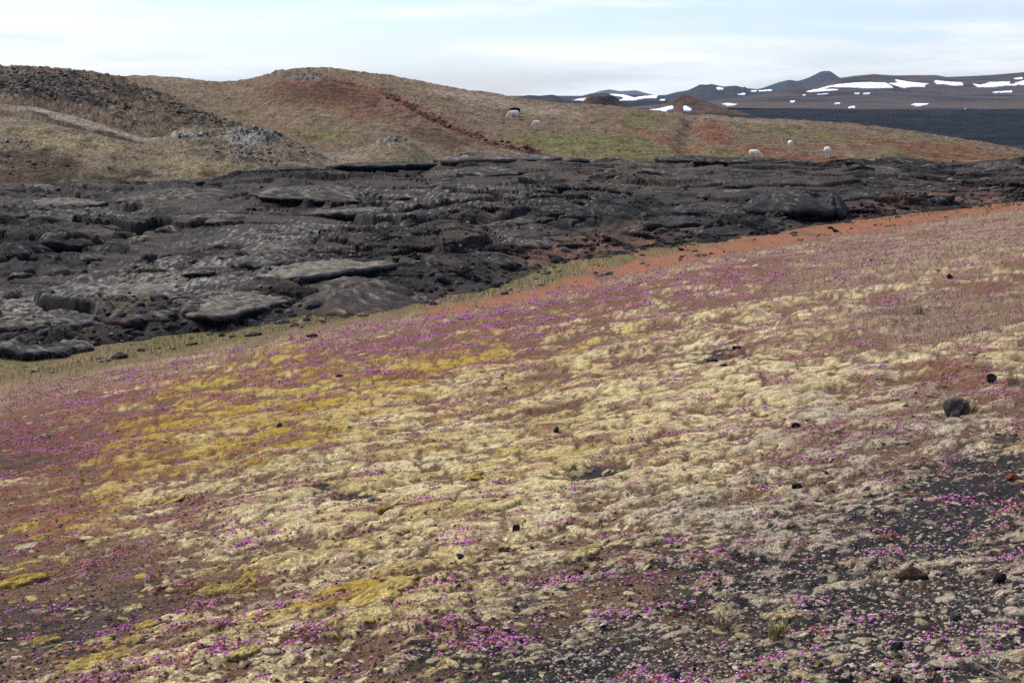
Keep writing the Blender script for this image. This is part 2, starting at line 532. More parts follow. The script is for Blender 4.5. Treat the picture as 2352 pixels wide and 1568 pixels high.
redm = ss(0.26, 0.56, fpat - 0.16 * close + 0.18 * nD + 0.12 * ells(U, V, [(150, 1100, 330, 330, 0)])) * slope_m
col = mixc(col, c8(118, 82, 64), redm * 0.66)
col = mixc(col, c8(142, 76, 74), redm * ss(0.0, 0.4, nE) * 0.4)
col = mixc(col, c8(140, 78, 70), redm * ss(700, 200, U) * 0.15)
# dry grass belt along the foot of the slope and on the upper right
dry = np.clip(ss(-13, -2, wdist) + ells(Uw, Vw, [(2180, 575, 420, 62, 11, 1.0), (2150, 735, 300, 60, 6, .6)]), 0, 1) * slope_m * ss(-.5, .25, nB + 0.5 * nC + 0.35)
dcol = mixc(np.broadcast_to(c8(160, 138, 114), X.shape + (3,)).copy(), c8(118, 92, 80), ss(-.1, .4, nC))
dcol = mixc(dcol, c8(184, 162, 132), ss(0.1, .4, nD) * 0.7)
col = mixc(col, dcol, dry * 0.85)
# floor of the gully: green and brown turf
fl = ss(-2.5, 0.5, wdist + 1.5 * nB)
gcol = mixc(np.broadcast_to(c8(126, 108, 82), X.shape + (3,)).copy(), c8(108, 102, 66), ss(-.25, .35, nA + 0.5 * nB + 0.2))
gcol = mixc(gcol, c8(150, 104, 78), ss(0.1, 0.5, nB - 0.3 * nA + 0.0010 * (U - 1400)))
gcol = mixc(gcol, c8(160, 140, 104), ss(0.2, .5, nD) * 0.5)
gcol = mixc(gcol, c8(150, 118, 92), ss(0.0, 0.4, nC) * 0.6)
col = mixc(col, gcol, fl)
pcol = mixc(np.broadcast_to(c8(148, 100, 76), X.shape + (3,)).copy(), c8(120, 90, 74), ss(-.1, .4, nB + 0.4 * nC))
col = mixc(col, pcol, path_m * 0.95)
near.Z = Z + hgt
col = grain(col, 1, 0.10, 0.06, 0.13, keep=close)
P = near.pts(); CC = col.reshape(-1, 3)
qf = lambda m: 0.25 * (m[:-1, :-1] + m[:-1, 1:] + m[1:, :-1] + m[1:, 1:])
pm = qf(path_m) > 0.5
mm = (qf(moss * (1 - np.clip(bare, 0, 1) * 0.6)) > 0.5) & ~pm & (qf(dry * 1.0 + fl) < 0.75)
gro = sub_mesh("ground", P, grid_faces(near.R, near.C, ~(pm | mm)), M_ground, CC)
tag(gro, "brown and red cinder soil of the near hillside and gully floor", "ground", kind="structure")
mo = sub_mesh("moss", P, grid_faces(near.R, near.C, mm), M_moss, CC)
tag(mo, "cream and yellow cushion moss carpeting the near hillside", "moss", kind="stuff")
pa = sub_mesh("path", P, grid_faces(near.R, near.C, pm), M_path, CC)
tag(pa, "narrow orange earth path along the foot of the hillside", "path", kind="structure")

# =============================================================== LAVA FLOW
C_lo = curve([(-900, 830), (0, 818), (150, 822), (210, 792), (350, 772), (500, 757), (640, 734), (850, 720), (1000, 694), (1100, 674), (1160, 655), (1250, 622),
              (1320, 600), (1450, 582), (1650, 556), (1800, 532), (1950, 508), (2100, 492), (2352, 470), (3200, 420)])
C_hi = curve([(-900, 436), (0, 430), (150, 434), (300, 440), (440, 430), (560, 414), (700, 400), (830, 398), (980, 392), (1012, 372), (1100, 364), (1240, 362), (1340, 375),
              (1440, 377), (1560, 383), (1660, 376), (1760, 382), (1840, 386), (1870, 391), (1920, 386), (1980, 379), (2080, 386), (2160, 398), (2352, 396), (3200, 400)])
A = columns(810)
z0f = Ce(A) / inv_r0(A)
yC = z0f / C_lo(A)
yB = table([(-900, 92), (0, 97), (600, 102), (1100, 116), (1400, 116), (2352, 106), (3200, 100)])(A)
NL = 315
tl = np.linspace(-0.06, 1.0, NL)[:, None]
cl, ch = C_lo(A)[None], C_hi(A)[None]
iy = 1 / yC + (1 / yB - 1 / yC) * tl
Y = 1 / iy
Z = -(cl + (ch - cl) * tl) * Y
bk = np.linspace(0, 1, 9)[1:, None]
Y = np.concatenate([Y, Y[-1:] + 6 * bk]); Z = np.concatenate([Z, Z[-1:] - 0.9 * bk - 0.0 * Y[-1:]])
tt = np.concatenate([tl + 0 * cl, np.full((8, len(A)), 1.0)])
lava = Sheet(A, A[None] * Y, Y, Z)
X = lava.X; U, V = lava.U, lava.V
a1 = fbm(X / 9, Y / 12, 41, 4); a2 = fbm(X / 2.6, Y / 3.4, 42, 4); a3 = fbm(X / 0.8, Y / 0.9, 43, 4); rowi = np.arange(lava.R)[:, None] + 0 * X
a4 = fbm(X / 0.26, rowi / 5.0, 44, 3)
a2s = fbm(X / 2.6, Y / 3.4, 42, 2); a2t = fbm(X / 2.6 + 40, Y / 3.4, 47, 2); a3s = perlin(X / 0.8, Y / 1.1, 43)
wx = X + 1.6 * a2s + 0.2 * a3s + 0.45 * (Y - 60); wy = Y + 1.6 * a2t + 0.2 * a3s
fade = np.interp(Y, [38, 60, 90], [1.0, 0.7, 0.25])
p1, p2, q1, ox1, oy1 = worley(wx / 8.5 + 0.3, wy / 7.5, 51)
s1, s2_, q2, ox2, oy2 = worley(wx / 3.4, wy / 3.2, 52)
t1, t2, q3, ox3, oy3 = worley(wx / 1.25, wy / 1.4, 53)
rough = np.clip(ss(-.15, .35, a1 + 0.6 * a2) + ells(U, V, [(80, 600, 160, 60, 0, 1), (1250, 520, 260, 60, 0, .8), (1000, 600, 180, 50, 0, .7), (600, 420, 330, 22, 6, .9), (300, 770, 250, 40, 0, .8), (1500, 580, 300, 30, 8, .8)]), 0, 1)
smooth_z = ells(U, V, [(820, 675, 190, 46, 2, 1), (470, 700, 220, 26, 4, .8), (880, 555, 90, 12, 0, .9), (1150, 410, 170, 34, 0, .9), (1620, 480, 160, 26, 0, .9), (1700, 415, 260, 26, 0, .8), (300, 500, 230, 30, 0, .5), (1830, 495, 110, 26, 0, .9)])
rough *= 1 - 0.85 * smooth_z
e1 = ss(0, 0.10, p2 - p1); e2 = ss(0, 0.10, s2_ - s1); e3 = ss(0, 0.14, t2 - t1)
h = e1 * (0.55 * r01(q1) + 0.22 * (1 - p1) + 0.1 + ((r01(q1, 5) - .5) * ox1 + (r01(q1, 9) - .35) * oy1) * 0.9) - 0.38
h *= 1 - 0.6 * smooth_z
h2 = e2 * (0.32 * r01(q2) + 0.06 * dome(s1, 0.75) + 0.06 + ((r01(q2, 5) - .5) * ox2 + (r01(q2, 9) - .3) * oy2) * 0.5) - 0.16
h3 = e3 * (0.15 * r01(q3) + 0.03 * dome(t1, .75) + 0.02 + ((r01(q3, 5) - .5) * ox3 + (r01(q3, 9) - .3) * oy3) * 0.2) - 0.07
h = h + h2 * (0.45 + 0.75 * rough) + h3 * (0.35 + 0.9 * rough) + 0.10 * a3 * (0.2 + rough) + 0.05 * a4 * (0.2 + rough) * fade
u1, u2, q4, _, _ = worley(wx / 1.9 + 0.7, wy / 2.3, 57)
h = h - 0.13 * ss(0.07, 0.0, u2 - u1) * (0.4 + 0.6 * ss(-.2, .3, a2)) + 0.10 * (0.5 - np.abs(a3)) * (0.4 + rough)
h = h + 0.32 * ss(2020, 2200, U) * ss(0.6, 0.85, tt)
far_k = np.interp(Y, [40, 70, 110], [0.85, 1.0, 0.95])
h *= far_k * 0.72
edge = ss(-0.055, 0.15 + 0.05 * a1, tt + 0.075 * a2 + 0.02 * a3) * np.concatenate([1 - 0.25 * ss(0.95, 1.0, tl + 0 * cl), np.full((8, len(A)), .6)])
h = (h + 0.30) * edge - 0.5 * (1 - ss(-0.06, 0.0, tt + 0.03 * a2))
lean = 0.75 * np.clip(h2 * (0.25 + 0.75 * rough) + h3 * rough, -0.3, 0.6)
# --- colour
lcol = mixc(np.broadcast_to(c8(76, 67, 62), X.shape + (3,)).copy(), c8(40, 37, 38), ss(-.2, .4, a2 + 0.5 * a1))
lcol = mixc(lcol, c8(96, 80, 70), ss(0.05, .5, a1 - 0.4 * a2 + ells(U, V, [(1500, 420, 420, 40, 0, .5), (1850, 440, 300, 40, 0, .3), (600, 470, 260, 30, 0, .35)])) * 0.75)
blk = ells(U, V, [(80, 600, 150, 60, 0, 1), (620, 418, 330, 16, 5, 1), (1290, 500, 200, 40, 0, .75), (1450, 520, 70, 30, 0, .7), (1250, 375, 150, 12, 0, .9), (2000, 388, 180, 12, 0, .9), (1650, 378, 150, 9, 0, .9), (1900, 480, 60, 30, 0, .7), (300, 715, 330, 22, 4, .6)])
lcol = mixc(lcol, c8(30, 31, 35), ss(0.25, 0.8, blk + 0.35 * a3) * 0.85)
lcol = mixc(lcol, c8(34, 35, 40), ss(0.1, 0.5, a3 + 0.4 * a4) * 0.5 * rough)
lich = ells(U, V, [(300, 690, 420, 60, 6, 1), (200, 500, 330, 40, 0, .55), (1050, 480, 420, 50, 4, .6), (700, 560, 420, 40, 4, .75), (60, 760, 160, 40, 0, .8), (900, 470, 300, 36, 0, .5), (1150, 560, 150, 40, 0, .5), (500, 640, 300, 30, 4, .9), (1600, 430, 360, 40, 0, .35)])
spk = perlin(X / 0.17, rowi / 2.7, 62) + 0.6 * perlin(X / 0.10, rowi / 2.1, 63)
lcol = mixc(lcol, c8(172, 168, 160), ss(0.34, 0.62, 0.60 * lich + 0.40 * spk + 0.22 * a4 + 0.28 * a3 + 0.2 * a2 - 0.02) * 0.85)
lcol = mixc(lcol, c8(178, 150, 118), ss(0.52, 0.78, 0.4 * lich + 0.5 * perlin(X / 0.3, rowi / 3.5, 61) + 0.35 * a2 + 0.15 * spk) * 0.6)
redz = ells(U, V, [(1300, 590, 240, 34, 10, .95), (1500, 560, 220, 30, 9, .9), (2100, 480, 320, 20, 8, .9), (700, 690, 70, 16, 10, .9), (1450, 545, 130, 26, 0, .8), (1950, 445, 220, 24, 0, .5), (2250, 470, 180, 16, 5, .8), (450, 745, 200, 14, 6, .5), (1050, 640, 120, 20, 8, .6), (1850, 510, 220, 14, 8, .8)])
lowm = ss(0.10, -0.25, h2 * 0.8 + h3 + 0.25 * a3)
lcol = mixc(lcol, c8(132, 96, 78), ss(0.42, 0.72, redz * 0.75 + 0.35 * lowm + 0.35 * a3 + 0.1 * a2) * 0.95)
lcol = mixc(lcol, c8(136, 116, 78), ss(0.55, 0.8, 0.6 * ells(U, V, [(1420, 575, 200, 20, 0), (1100, 500, 300, 40), (400, 650, 300, 40), (400, 740, 280, 24), (200, 790, 200, 24)]) + 0.35 * lowm + 0.4 * a2) * 0.7)
lcol *= (0.80 - 0.42 * ss(-0.05, 0.4, a2 + 0.6 * a3))[..., None]
stp = np.abs(np.gradient(h, axis=0)) / np.maximum(np.gradient(Y, axis=0), 0.02)
lcol = mixc(lcol, c8(36, 33, 33), ss(0.18, 0.6, stp) * 0.92)      # no lichen or soil holds on the steep broken faces
lcol = grain(lcol, 2, 0.16, 0.12, 0.18, keep=0.3 * (1 - ss(0.3, 0.8, stp)))
lava.X = X - lean * A[None] * 0.9; lava.Y = Y - lean; lava.Z = Z + h
lv = mesh_np("lava_field", lava.pts(), grid_faces(lava.R, lava.C), M_lava, lcol.reshape(-1, 3))
tag(lv, "broken black and grey lava flow crossing the gully", "lava field", kind="structure")

# =============================================================== HILLS BEHIND THE LAVA
bot = curve([(-900, 470), (0, 465), (500, 455), (1000, 430), (1400, 415), (1900, 420), (2352, 430), (3200, 440)])
skyl = curve([(-900, 150), (-200, 152), (0, 160), (130, 168), (270, 176), (360, 176), (430, 181), (500, 188), (540, 189), (580, 182), (640, 167), (700, 158), (760, 160), (860, 172), (1000, 193), (1200, 228),
              (1300, 242), (1440, 252), (1600, 262), (1800, 275), (1950, 285), (2100, 303), (2200, 318), (2352, 342), (2700, 400), (3300, 470)])
A = columns(640)
y_bot = table([(-900, 104), (600, 110), (1176, 119), (2352, 109), (3200, 104)])
y_top = table([(-900, 210), (0, 225), (400, 245), (700, 225), (1000, 205), (1300, 195), (1800, 185), (2352, 165), (3200, 130)])
h1 = hill_sheet(A, bot, skyl, y_bot, y_top, 140, 14, 130, 26)
# the dark rocky shoulder on the left, in front of the meadow
A0 = np.linspace(-0.42, -0.11, 380)
crest0 = curve([(-900, 150), (-200, 150), (0, 153), (60, 153), (130, 160), (210, 169), (270, 180), (330, 204), (420, 233), (520, 274), (620, 318), (690, 350), (760, 400), (900, 470)])
A0 = np.concatenate([np.linspace(-.62, -.42, 12)[:-1], A0])
h0 = hill_sheet(A0, curve([(-900, 470), (0, 460), (500, 450), (900, 480)]), crest0, table([(-900, 100), (900, 108)]), table([(-900, 150), (0, 165), (300, 160), (620, 132), (900, 125)]), 92, 10, 40, 9)
# pale shoulder and lichen-topped knolls right behind the lava
A2 = np.linspace(-0.42, -0.035, 560)
crest2 = curve([(-900, 190), (-300, 214), (0, 238), (80, 250), (170, 270), (250, 294), (330, 322), (375, 322), (410, 308), (450, 299), (520, 303), (560, 296), (600, 301), (650, 315), (700, 335), (745, 356), (790, 352), (850, 336), (905, 318),
                (950, 332), (1000, 366), (1020, 392), (1050, 430), (1100, 470)])
A2 = np.concatenate([np.linspace(-.62, -.42, 12)[:-1], A2])
h2s = hill_sheet(A2, curve([(-900, 475), (0, 470), (500, 465), (800, 440), (1100, 480)]), crest2, table([(-900, 97), (0, 99), (700, 103), (1100, 112)]), table([(-900, 122), (0, 124), (330, 116), (560, 118), (905, 124), (1100, 122)]), 100, 10, 16, 5)


def hill_noise(sh, seed):
    X, Y = sh.X, sh.Y
    return (fbm(X / 22, Y / 22, seed, 4), fbm(X / 6, Y / 6, seed + 1, 4), fbm(X / 1.6, Y / 1.6, seed + 2, 4), fbm(X / 0.45, Y / 0.6, seed + 3, 3))


def turf(sh, n, pale, brown):
    b1, b2, b3, b4 = n
    c = mixc(np.broadcast_to(c8(*brown), sh.X.shape + (3,)).copy(), c8(*pale), ss(-.3, .45, b2 * 0.5 + b3 * 0.5 + 0.5 * b4))
    c = mixc(c, c8(78, 64, 52), ss(0.18, 0.5, b4 + 0.35 * b3) * 0.75)
    c = mixc(c, c8(172, 156, 132), ss(0.28, 0.55, b3 * 0.6 - 0.55 * b4) * 0.6)
    return c


# ---- main hill
n = hill_noise(h1, 71); b1, b2, b3, b4 = n
U, V = h1.U, h1.V
Uw, Vw = U + 26 * b1 + 14 * b2, V + 8 * b1 + 5 * b2 + 2 * b3
c = turf(h1, n, (152, 132, 104), (120, 99, 72))
grn = ells(Uw, Vw, [(1350, 335, 230, 34, -4), (1550, 352, 200, 18, -3), (1480, 280, 120, 22, 0, .6), (1900, 312, 200, 12, -6, .7), (2150, 360, 200, 18, -4, .7), (760, 312, 90, 14, -3, .7), (1720, 365, 150, 10, -5, .5), (450, 240, 120, 20, 0, .35), (1800, 300, 160, 16, -5, .6)])
c = mixc(c, c8(120, 116, 66), ss(0.18, .65, grn + 0.2 * b2 + 0.15 * b3) * 0.9)
pal = ells(Uw, Vw, [(1080, 222, 180, 20, -12), (1250, 255, 150, 18, -8, .8), (400, 185, 120, 14, 0, .6), (1700, 275, 260, 12, -4, .7), (560, 205, 60, 10, 0, .6)])
c = mixc(c, c8(168, 150, 126), ss(0.3, .8, pal + 0.3 * b3) * 0.6)
scarp = [(700, 178), (800, 196), (880, 212), (930, 238), (975, 264), (1030, 288), (1075, 306), (1120, 328), (1180, 344), (1240, 356)]
sdist = line_d(U + 10 * b2, V + 4 * b2, scarp)
org = ells(Uw, Vw, [(700, 190, 110, 26, 0, .85), (620, 195, 70, 12, 12, .7), (900, 235, 120, 30, -25, .6), (830, 258, 130, 14, -5, .75), (1180, 340, 70, 10, -20, .9), (960, 300, 60, 20, 0, .45), (1440, 295, 60, 10, -25, .6), (1520, 322, 70, 9, -22, 1.1), (1575, 332, 40, 8, 0, 1.1),
                    (1640, 305, 55, 26, -20, 1.2), (1610, 285, 40, 10, 0, .9), (1740, 345, 110, 14, -3, 1.1), (1860, 372, 130, 16, -4, 1.1), (1930, 340, 150, 9, -6, .8), (2060, 330, 150, 11, -8, 1.0), (2240, 372, 200, 20, -5, .9), (2200, 345, 160, 14, -9, .9), (2330, 385, 120, 14, -3, 1.0), (1350, 370, 80, 6, 0, .4)])
org = np.maximum(org, 0.85 * ell(Uw, Vw, 760, 220, 190, 40, -6))
org = np.maximum(org, 0.9 * np.exp(-(sdist / 12) ** 2))
c = mixc(c, c8(136, 88, 62), ss(0.30, .72, org + 0.28 * b2 + 0.28 * b3 + 0.12 * b4) * 0.85)
drk = ells(Uw, Vw, [(1010, 318, 130, 30, -15, 1.0), (740, 215, 180, 30, -5, .95), (680, 230, 140, 24, 0, .7), (900, 265, 150, 30, -20, .6), (2280, 320, 160, 7, -9, .8), (900, 290, 120, 24, 0, .4)])
c = mixc(c, c8(82, 60, 44), ss(0.3, .85, drk + 0.35 * b3 + 0.2 * b4) * 0.75)
c = mixc(c, c8(86, 84, 38), ss(0.5, .9, ells(Uw, Vw, [(565, 263, 50, 6, -3), (700, 313, 55, 6, -4), (810, 318, 60, 6, -2, .8), (455, 232, 40, 5, 0, .8)]) + 0.1 * b3) * 0.8)
c = mixc(c, c8(46, 38, 33), ss(0.34, .85, np.exp(-(sdist / 7.5) ** 2) * (0.75 + 0.7 * b2) + 0.4 * b3 + 0.2 * b4 - 0.25 * (U < 880)) * 0.85)
rock_top = ells(Uw, Vw, [(700, 178, 90, 14, -6, 1)])
c = mixc(c, c8(60, 52, 50), ss(0.45, .8, rock_top + 0.5 * b3) * 0.7)
c = mixc(c, c8(150, 146, 138), ss(0.55, .85, rock_top + 0.5 * b4 + .2 * b3) * 0.6)
side = np.interp(U, [s_[0] for s_ in scarp], [s_[1] for s_ in scarp]) - V      # > 0 above the scarp line
hh = 0.5 * b1 + 0.24 * b2 + 0.15 * b3 + 0.10 * b4
inx = ss(840, 900, U) * ss(1250, 1200, U)
hh += np.clip(0.5 + 1.4 * b2, 0.1, 1) * inx * (0.40 * ss(-3, 3, side) * ss(50, 8, side) - 0.35 * np.exp(-(sdist / 4) ** 2))
hh += (0.9 * rock_top + 0.55 * np.exp(-(sdist / 7) ** 2) * inx) * (np.abs(b3) + 0.5 * b4)
hh -= 0.6 * np.exp(-(line_d(U, V, [(1590, 285), (1578, 310), (1568, 335), (1600, 352)]) / 20) ** 2)       # the little ravine
h1.Z += hh * np.concatenate([np.ones(140), np.linspace(1, 1, 14)])[:, None]
c = c * np.array([1.0, 0.96, 0.97], np.float32)
c = grain(c * (0.92 - 0.42 * ss(-0.15, 0.40, b3 + 0.4 * b2 + 0.35 * b4))[..., None], 3, 0.14, 0.09, 0.15)
c = c * 0.82 + 0.18 * c.mean(-1, keepdims=True)
hl = mesh_np("hill", h1.pts(), grid_faces(h1.R, h1.C), M_hill, c.reshape(-1, 3))
tag(hl, "broad brown grassy hill with red earth scars beyond the lava", "hill", kind="structure")

# ---- dark shoulder
n = hill_noise(h0, 91); b1, b2, b3, b4 = n
U, V = h0.U, h0.V
Uw, Vw = U + 26 * b1 + 14 * b2, V + 8 * b1 + 5 * b2 + 3 * b3
c = turf(h0, n, (132, 114, 92), (98, 82, 64))
c = mixc(c, c8(118, 78, 58), ss(0.22, .6, b2 + 0.4 * b3 + ells(Uw, Vw, [(300, 215, 30, 20, 0, .5), (250, 170, 120, 10, 0, .5), (160, 225, 60, 14, 0, .4), (520, 300, 120, 18, -12, .5), (640, 330, 60, 12, 0, .6)]) - 0.05) * 0.8)
c = mixc(c, c8(62, 52, 47), ss(0.1, .5, b3 + 0.3 * b2 + 0.3 * ells(Uw, Vw, [(120, 200, 200, 40), (330, 215, 130, 30)]) - 0.05) * 0.75)
lz = ells(Uw, Vw, [(100, 190, 180, 30, 0, .9), (140, 226, 170, 14, -8, 1), (340, 205, 130, 24, 0, .6), (260, 240, 60, 14, 0, .8)])
c = mixc(c, c8(150, 144, 132), ss(0.42, .75, 0.5 * lz + 0.45 * b4 + 0.3 * b3) * 0.75)
c = mixc(c, c8(24, 22, 23), ss(0.6, .9, ells(Uw, Vw, [(60, 222, 110, 8, -4), (0, 205, 60, 8)]) + 0.35 * b3) * 0.8)
h0.Z += 0.55 * b1 + 0.36 * b2 + 0.34 * b3 + 0.20 * b4 + 0.5 * np.clip(lz, 0, 1) * (np.abs(b3) + 0.5 * np.abs(b4))
c = grain(c * (0.95 - 0.5 * ss(-0.1, 0.4, b3 + 0.4 * b4))[..., None], 4, 0.24, 0.16, 0.22)
c = c * 0.82 + 0.18 * c.mean(-1, keepdims=True)
ho = mesh_np("hill", h0.pts(), grid_faces(h0.R, h0.C), M_hill, c.reshape(-1, 3))
tag(ho, "dark rocky hill shoulder at the upper left with grey lichen", "hill", kind="structure")

# ---- pale shoulder and knolls
n = hill_noise(h2s, 111); b1, b2, b3, b4 = n
U, V = h2s.U, h2s.V
Uw, Vw = U + 20 * b1 + 12 * b2, V + 8 * b1 + 5 * b2 + 3 * b3
c = turf(h2s, n, (156, 138, 110), (124, 106, 80))
c = mixc(c, c8(168, 158, 142), ss(0.35, .8, ells(Uw, Vw, [(150, 268, 260, 26, -16, .7), (330, 318, 80, 10, -10, .8), (60, 290, 120, 8, -8, .6), (210, 345, 150, 8, -4, .5), (800, 362, 90, 8, 0, .7)]) + 0.35 * b3) * 0.6)
c = mixc(c, c8(156, 136, 92), ss(0.3, .8, ells(Uw, Vw, [(180, 330, 180, 20, -6), (430, 380, 120, 26, -5, .9), (60, 300, 120, 14, 0, .7), (900, 370, 100, 16, 0, .5)]) + 0.3 * b2) * 0.6)
c = mixc(c, c8(74, 60, 50), ss(0.38, .75, ells(Uw, Vw, [(150, 282, 110, 5, -18, 1.1), (270, 312, 60, 6, -14, 1.1), (50, 270, 60, 4, -8, .8), (80, 370, 200, 34, -8, 1.0), (60, 400, 180, 30, 0, 1.0), (240, 400, 180, 22, 0, .7)]) + 0.4 * b3 + 0.15 * b4) * 0.8)
c = mixc(c, c8(134, 88, 66), ss(0.5, .85, ells(Uw, Vw, [(60, 370, 130, 26, 0, .7), (480, 400, 60, 14, 0, .7), (440, 405, 50, 12, 0, .6), (730, 385, 60, 10, 0, .7)]) + 0.35 * b3 + 0.15 * b2) * 0.8)
lz = ells(Uw, Vw, [(440, 315, 90, 18, 0, 1.1), (580, 318, 110, 26, 0, 1.2), (560, 360, 130, 26, -10, .8), (900, 328, 60, 14, 0, 1.0), (700, 350, 90, 14, -15, .8), (20, 330, 60, 14, 0, .7)])
c = mixc(c, c8(58, 54, 53), ss(0.45, .8, 0.8 * lz + 0.5 * b3 + 0.1 * b4) * 0.8)
c = mixc(c, c8(170, 166, 156), ss(0.50, .82, 0.75 * lz + 0.5 * b4 + 0.2 * b3) * 0.85)
c = mixc(c, c8(94, 92, 36), ss(0.55, .9, ells(Uw, Vw, [(340, 346, 40, 4), (20, 300, 30, 3), (410, 302, 18, 5)])) * 0.8)
h2s.Z += 0.22 * b1 + 0.16 * b2 + 0.07 * b3 + 0.04 * b4 + np.clip(lz, 0, 1) * (0.45 * np.abs(b3) + 0.28 * np.abs(b4) + 0.2 * b2) - 0.22 * np.exp(-(line_d(U, V, [(0, 262), (80, 270), (160, 288), (240, 306), (330, 328)]) / 4) ** 2)
c = grain(c * (0.96 - 0.48 * ss(-0.15, 0.40, b3 + 0.4 * b2 + 0.35 * b4))[..., None], 5, 0.18, 0.13, 0.20)
c = c * 0.82 + 0.18 * c.mean(-1, keepdims=True)
hk = mesh_np("hill", h2s.pts(), grid_faces(h2s.R, h2s.C), M_hill, c.reshape(-1, 3))
tag(hk, "pale grassy knolls with lichen crusted tops right behind the lava", "hill", kind="structure")

# =============================================================== FAR PLAIN, RIDGES, CONES
def far_noise(X, Y, sc, seed):
    return fbm(X / sc, Y / sc, seed, 5)

A = np.linspace(-0.7, 0.7, 260)
yy = np.concatenate([[120, 200], 1 / np.linspace(1 / 300, 1 / 3400, 110), [6000, 12000, 18300]])[:, None]
Yp = yy + 0 * A[None]; Xp = A[None] * Yp
np_ = far_noise(Xp, Yp, 45, 131); nq_ = far_noise(Xp, Yp, 300, 133)
Zp = -25.5 + (1.5 * np_ + 1.5 * nq_) * (Yp < 4000)
pc = mixc(np.broadcast_to(c8(28, 33, 44), Xp.shape + (3,)).copy(), c8(14, 17, 26), ss(-.2, .4, np_ + nq_))
pc = mixc(pc, c8(52, 52, 58), ss(.2, .6, nq_ - .4 * np_) * .6)
pc = grain(pc, 6, 0.2, 0.12, 0.2)
plain = mesh_np("far_lava_plain", np.stack([Xp, Yp, Zp], -1), grid_faces(*Xp.shape), M_flava, pc.reshape(-1, 3))
tag(plain, "blue black lava plain stretching out below the hill", "lava plain", kind="structure")


def far_hill(name, label, bottom, crest, yb, yt, u0, u1, ncol, nvis, base, alt, seed, amp, g=0.35, extra=None):
    A_ = (np.linspace(u0, u1, ncol) - CX) / F
    sh = hill_sheet(A_, curve(bottom), curve(crest), table(yb), table(yt), nvis, 8, 1200, 160, g)
    q = far_noise(sh.X, sh.Y, 160, seed); r_ = far_noise(sh.X, sh.Y, 700, seed + 1)
    sh.Z += amp * (0.6 * q + r_) * np.concatenate([np.linspace(1, 0.45, nvis), np.full(8, .4)])[:, None]
    cc = mixc(np.broadcast_to(c8(*base), sh.X.shape + (3,)).copy(), c8(*alt), ss(-.25, .4, q + 0.6 * r_))
    if extra is not None: cc = extra(sh, cc, q, r_)
    o = mesh_np(name, sh.pts(), grid_faces(sh.R, sh.C), M_far, cc.reshape(-1, 3))
    tag(o, label, "mountain" if "mountain" in name else "hill", kind="structure")
    return sh


far_hill("mountain", "pale blue farthest ridge low on the horizon", [(1100, 240), (2000, 240)], [(1100, 240), (1300, 230), (1340, 222), (1380, 210), (1400, 207), (1425, 211), (1460, 209), (1500, 219), (1560, 228), (1700, 236), (2000, 240)],
         [(1100, 15500), (2000, 15500)], [(1100, 16800), (2000, 16800)], 1110, 1720, 160, 14, (70, 70, 78), (90, 86, 88), 141, 5)
far_hill("mountain", "steep blue volcanic peak standing above the far ridges", [(1600, 235), (2300, 235)], [(1600, 232), (1700, 212), (1750, 204), (1790, 191), (1812, 186), (1832, 189), (1850, 184), (1865, 178), (1884, 169), (1892, 167.5), (1906, 167.5), (1914, 172), (1926, 180), (1950, 188), (2000, 196), (2100, 210), (2300, 230)],
         [(1600, 10500), (2300, 10500)], [(1600, 11600), (2300, 11600)], 1610, 2250, 220, 22, (52, 52, 60), (42, 43, 52), 145, 6)
chain = far_hill("mountain", "dark blue mountain chain with small snow patches", [(1100, 250), (2100, 250)], [(1100, 232), (1205, 222), (1225, 222), (1262, 221), (1276, 223), (1290, 229), (1300, 228), (1330, 222), (1358, 214), (1400, 213), (1440, 217), (1500, 219), (1530, 218), (1556, 211), (1580, 207), (1598, 199), (1608, 194), (1622, 195), (1634, 193), (1645, 195), (1662, 199), (1690, 197), (1706, 201), (1710, 199),
                                                                     (1716, 203), (1760, 206), (1850, 212), (2000, 225), (2100, 238)],
                 [(1100, 4600), (2100, 4600)], [(1100, 7200), (2100, 7200)], 1110, 2090, 420, 50, (56, 54, 60), (40, 40, 48), 151, 7)


def plateau_col(sh, cc, q, r_):
    cc = mixc(cc, c8(46, 43, 47), ss(0.1, .5, q - .4 * r_) * .8)
    band = np.exp(-((sh.V - 212) / 4) ** 2) * ss(1790, 1850, sh.U) * ss(1990, 1900, sh.U)
    cc = mixc(cc, c8(40, 38, 40), band * .8)
    return mixc(cc, c8(106, 90, 78), ss(0.2, .6, r_ + .3 * q + 0.7 * np.exp(-((sh.V - 244) / 9) ** 2) - 0.15) * .5)


plat = far_hill("far_plateau", "wide grey brown plateau streaked with snow behind the lava plain", [(1300, 252), (1450, 251), (1800, 250), (2352, 254), (2800, 256)],
                [(1300, 249), (1450, 246), (1560, 236), (1650, 229), (1740, 217), (1790, 208), (1850, 197), (1900, 188), (1930, 179), (1960, 174), (2008, 170), (2050, 173), (2100, 173), (2150, 173), (2175, 177), (2230, 175), (2300, 171), (2352, 166), (2500, 160), (2800, 158)],
                [(1300, 2650), (2800, 2650)], [(1300, 3000), (1600, 3400), (1900, 4600), (2352, 5200), (2800, 5200)], 1310, 2800, 380, 72, (86, 76, 75), (66, 60, 62), 161, 3.5, extra=plateau_col)
far_hill("rocky_rise", "low dark rocky rise on the horizon just right of the hill", [(1150, 246), (1420, 246)], [(1150, 234), (1198, 223), (1214, 221), (1240, 222), (1268, 220), (1280, 222), (1294, 231), (1320, 237), (1420, 244)],
         [(1150, 2000), (1420, 2000)], [(1150, 2300), (1420, 2300)], 1150, 1420, 150, 20, (58, 55, 58), (44, 43, 48), 171, 2.2)


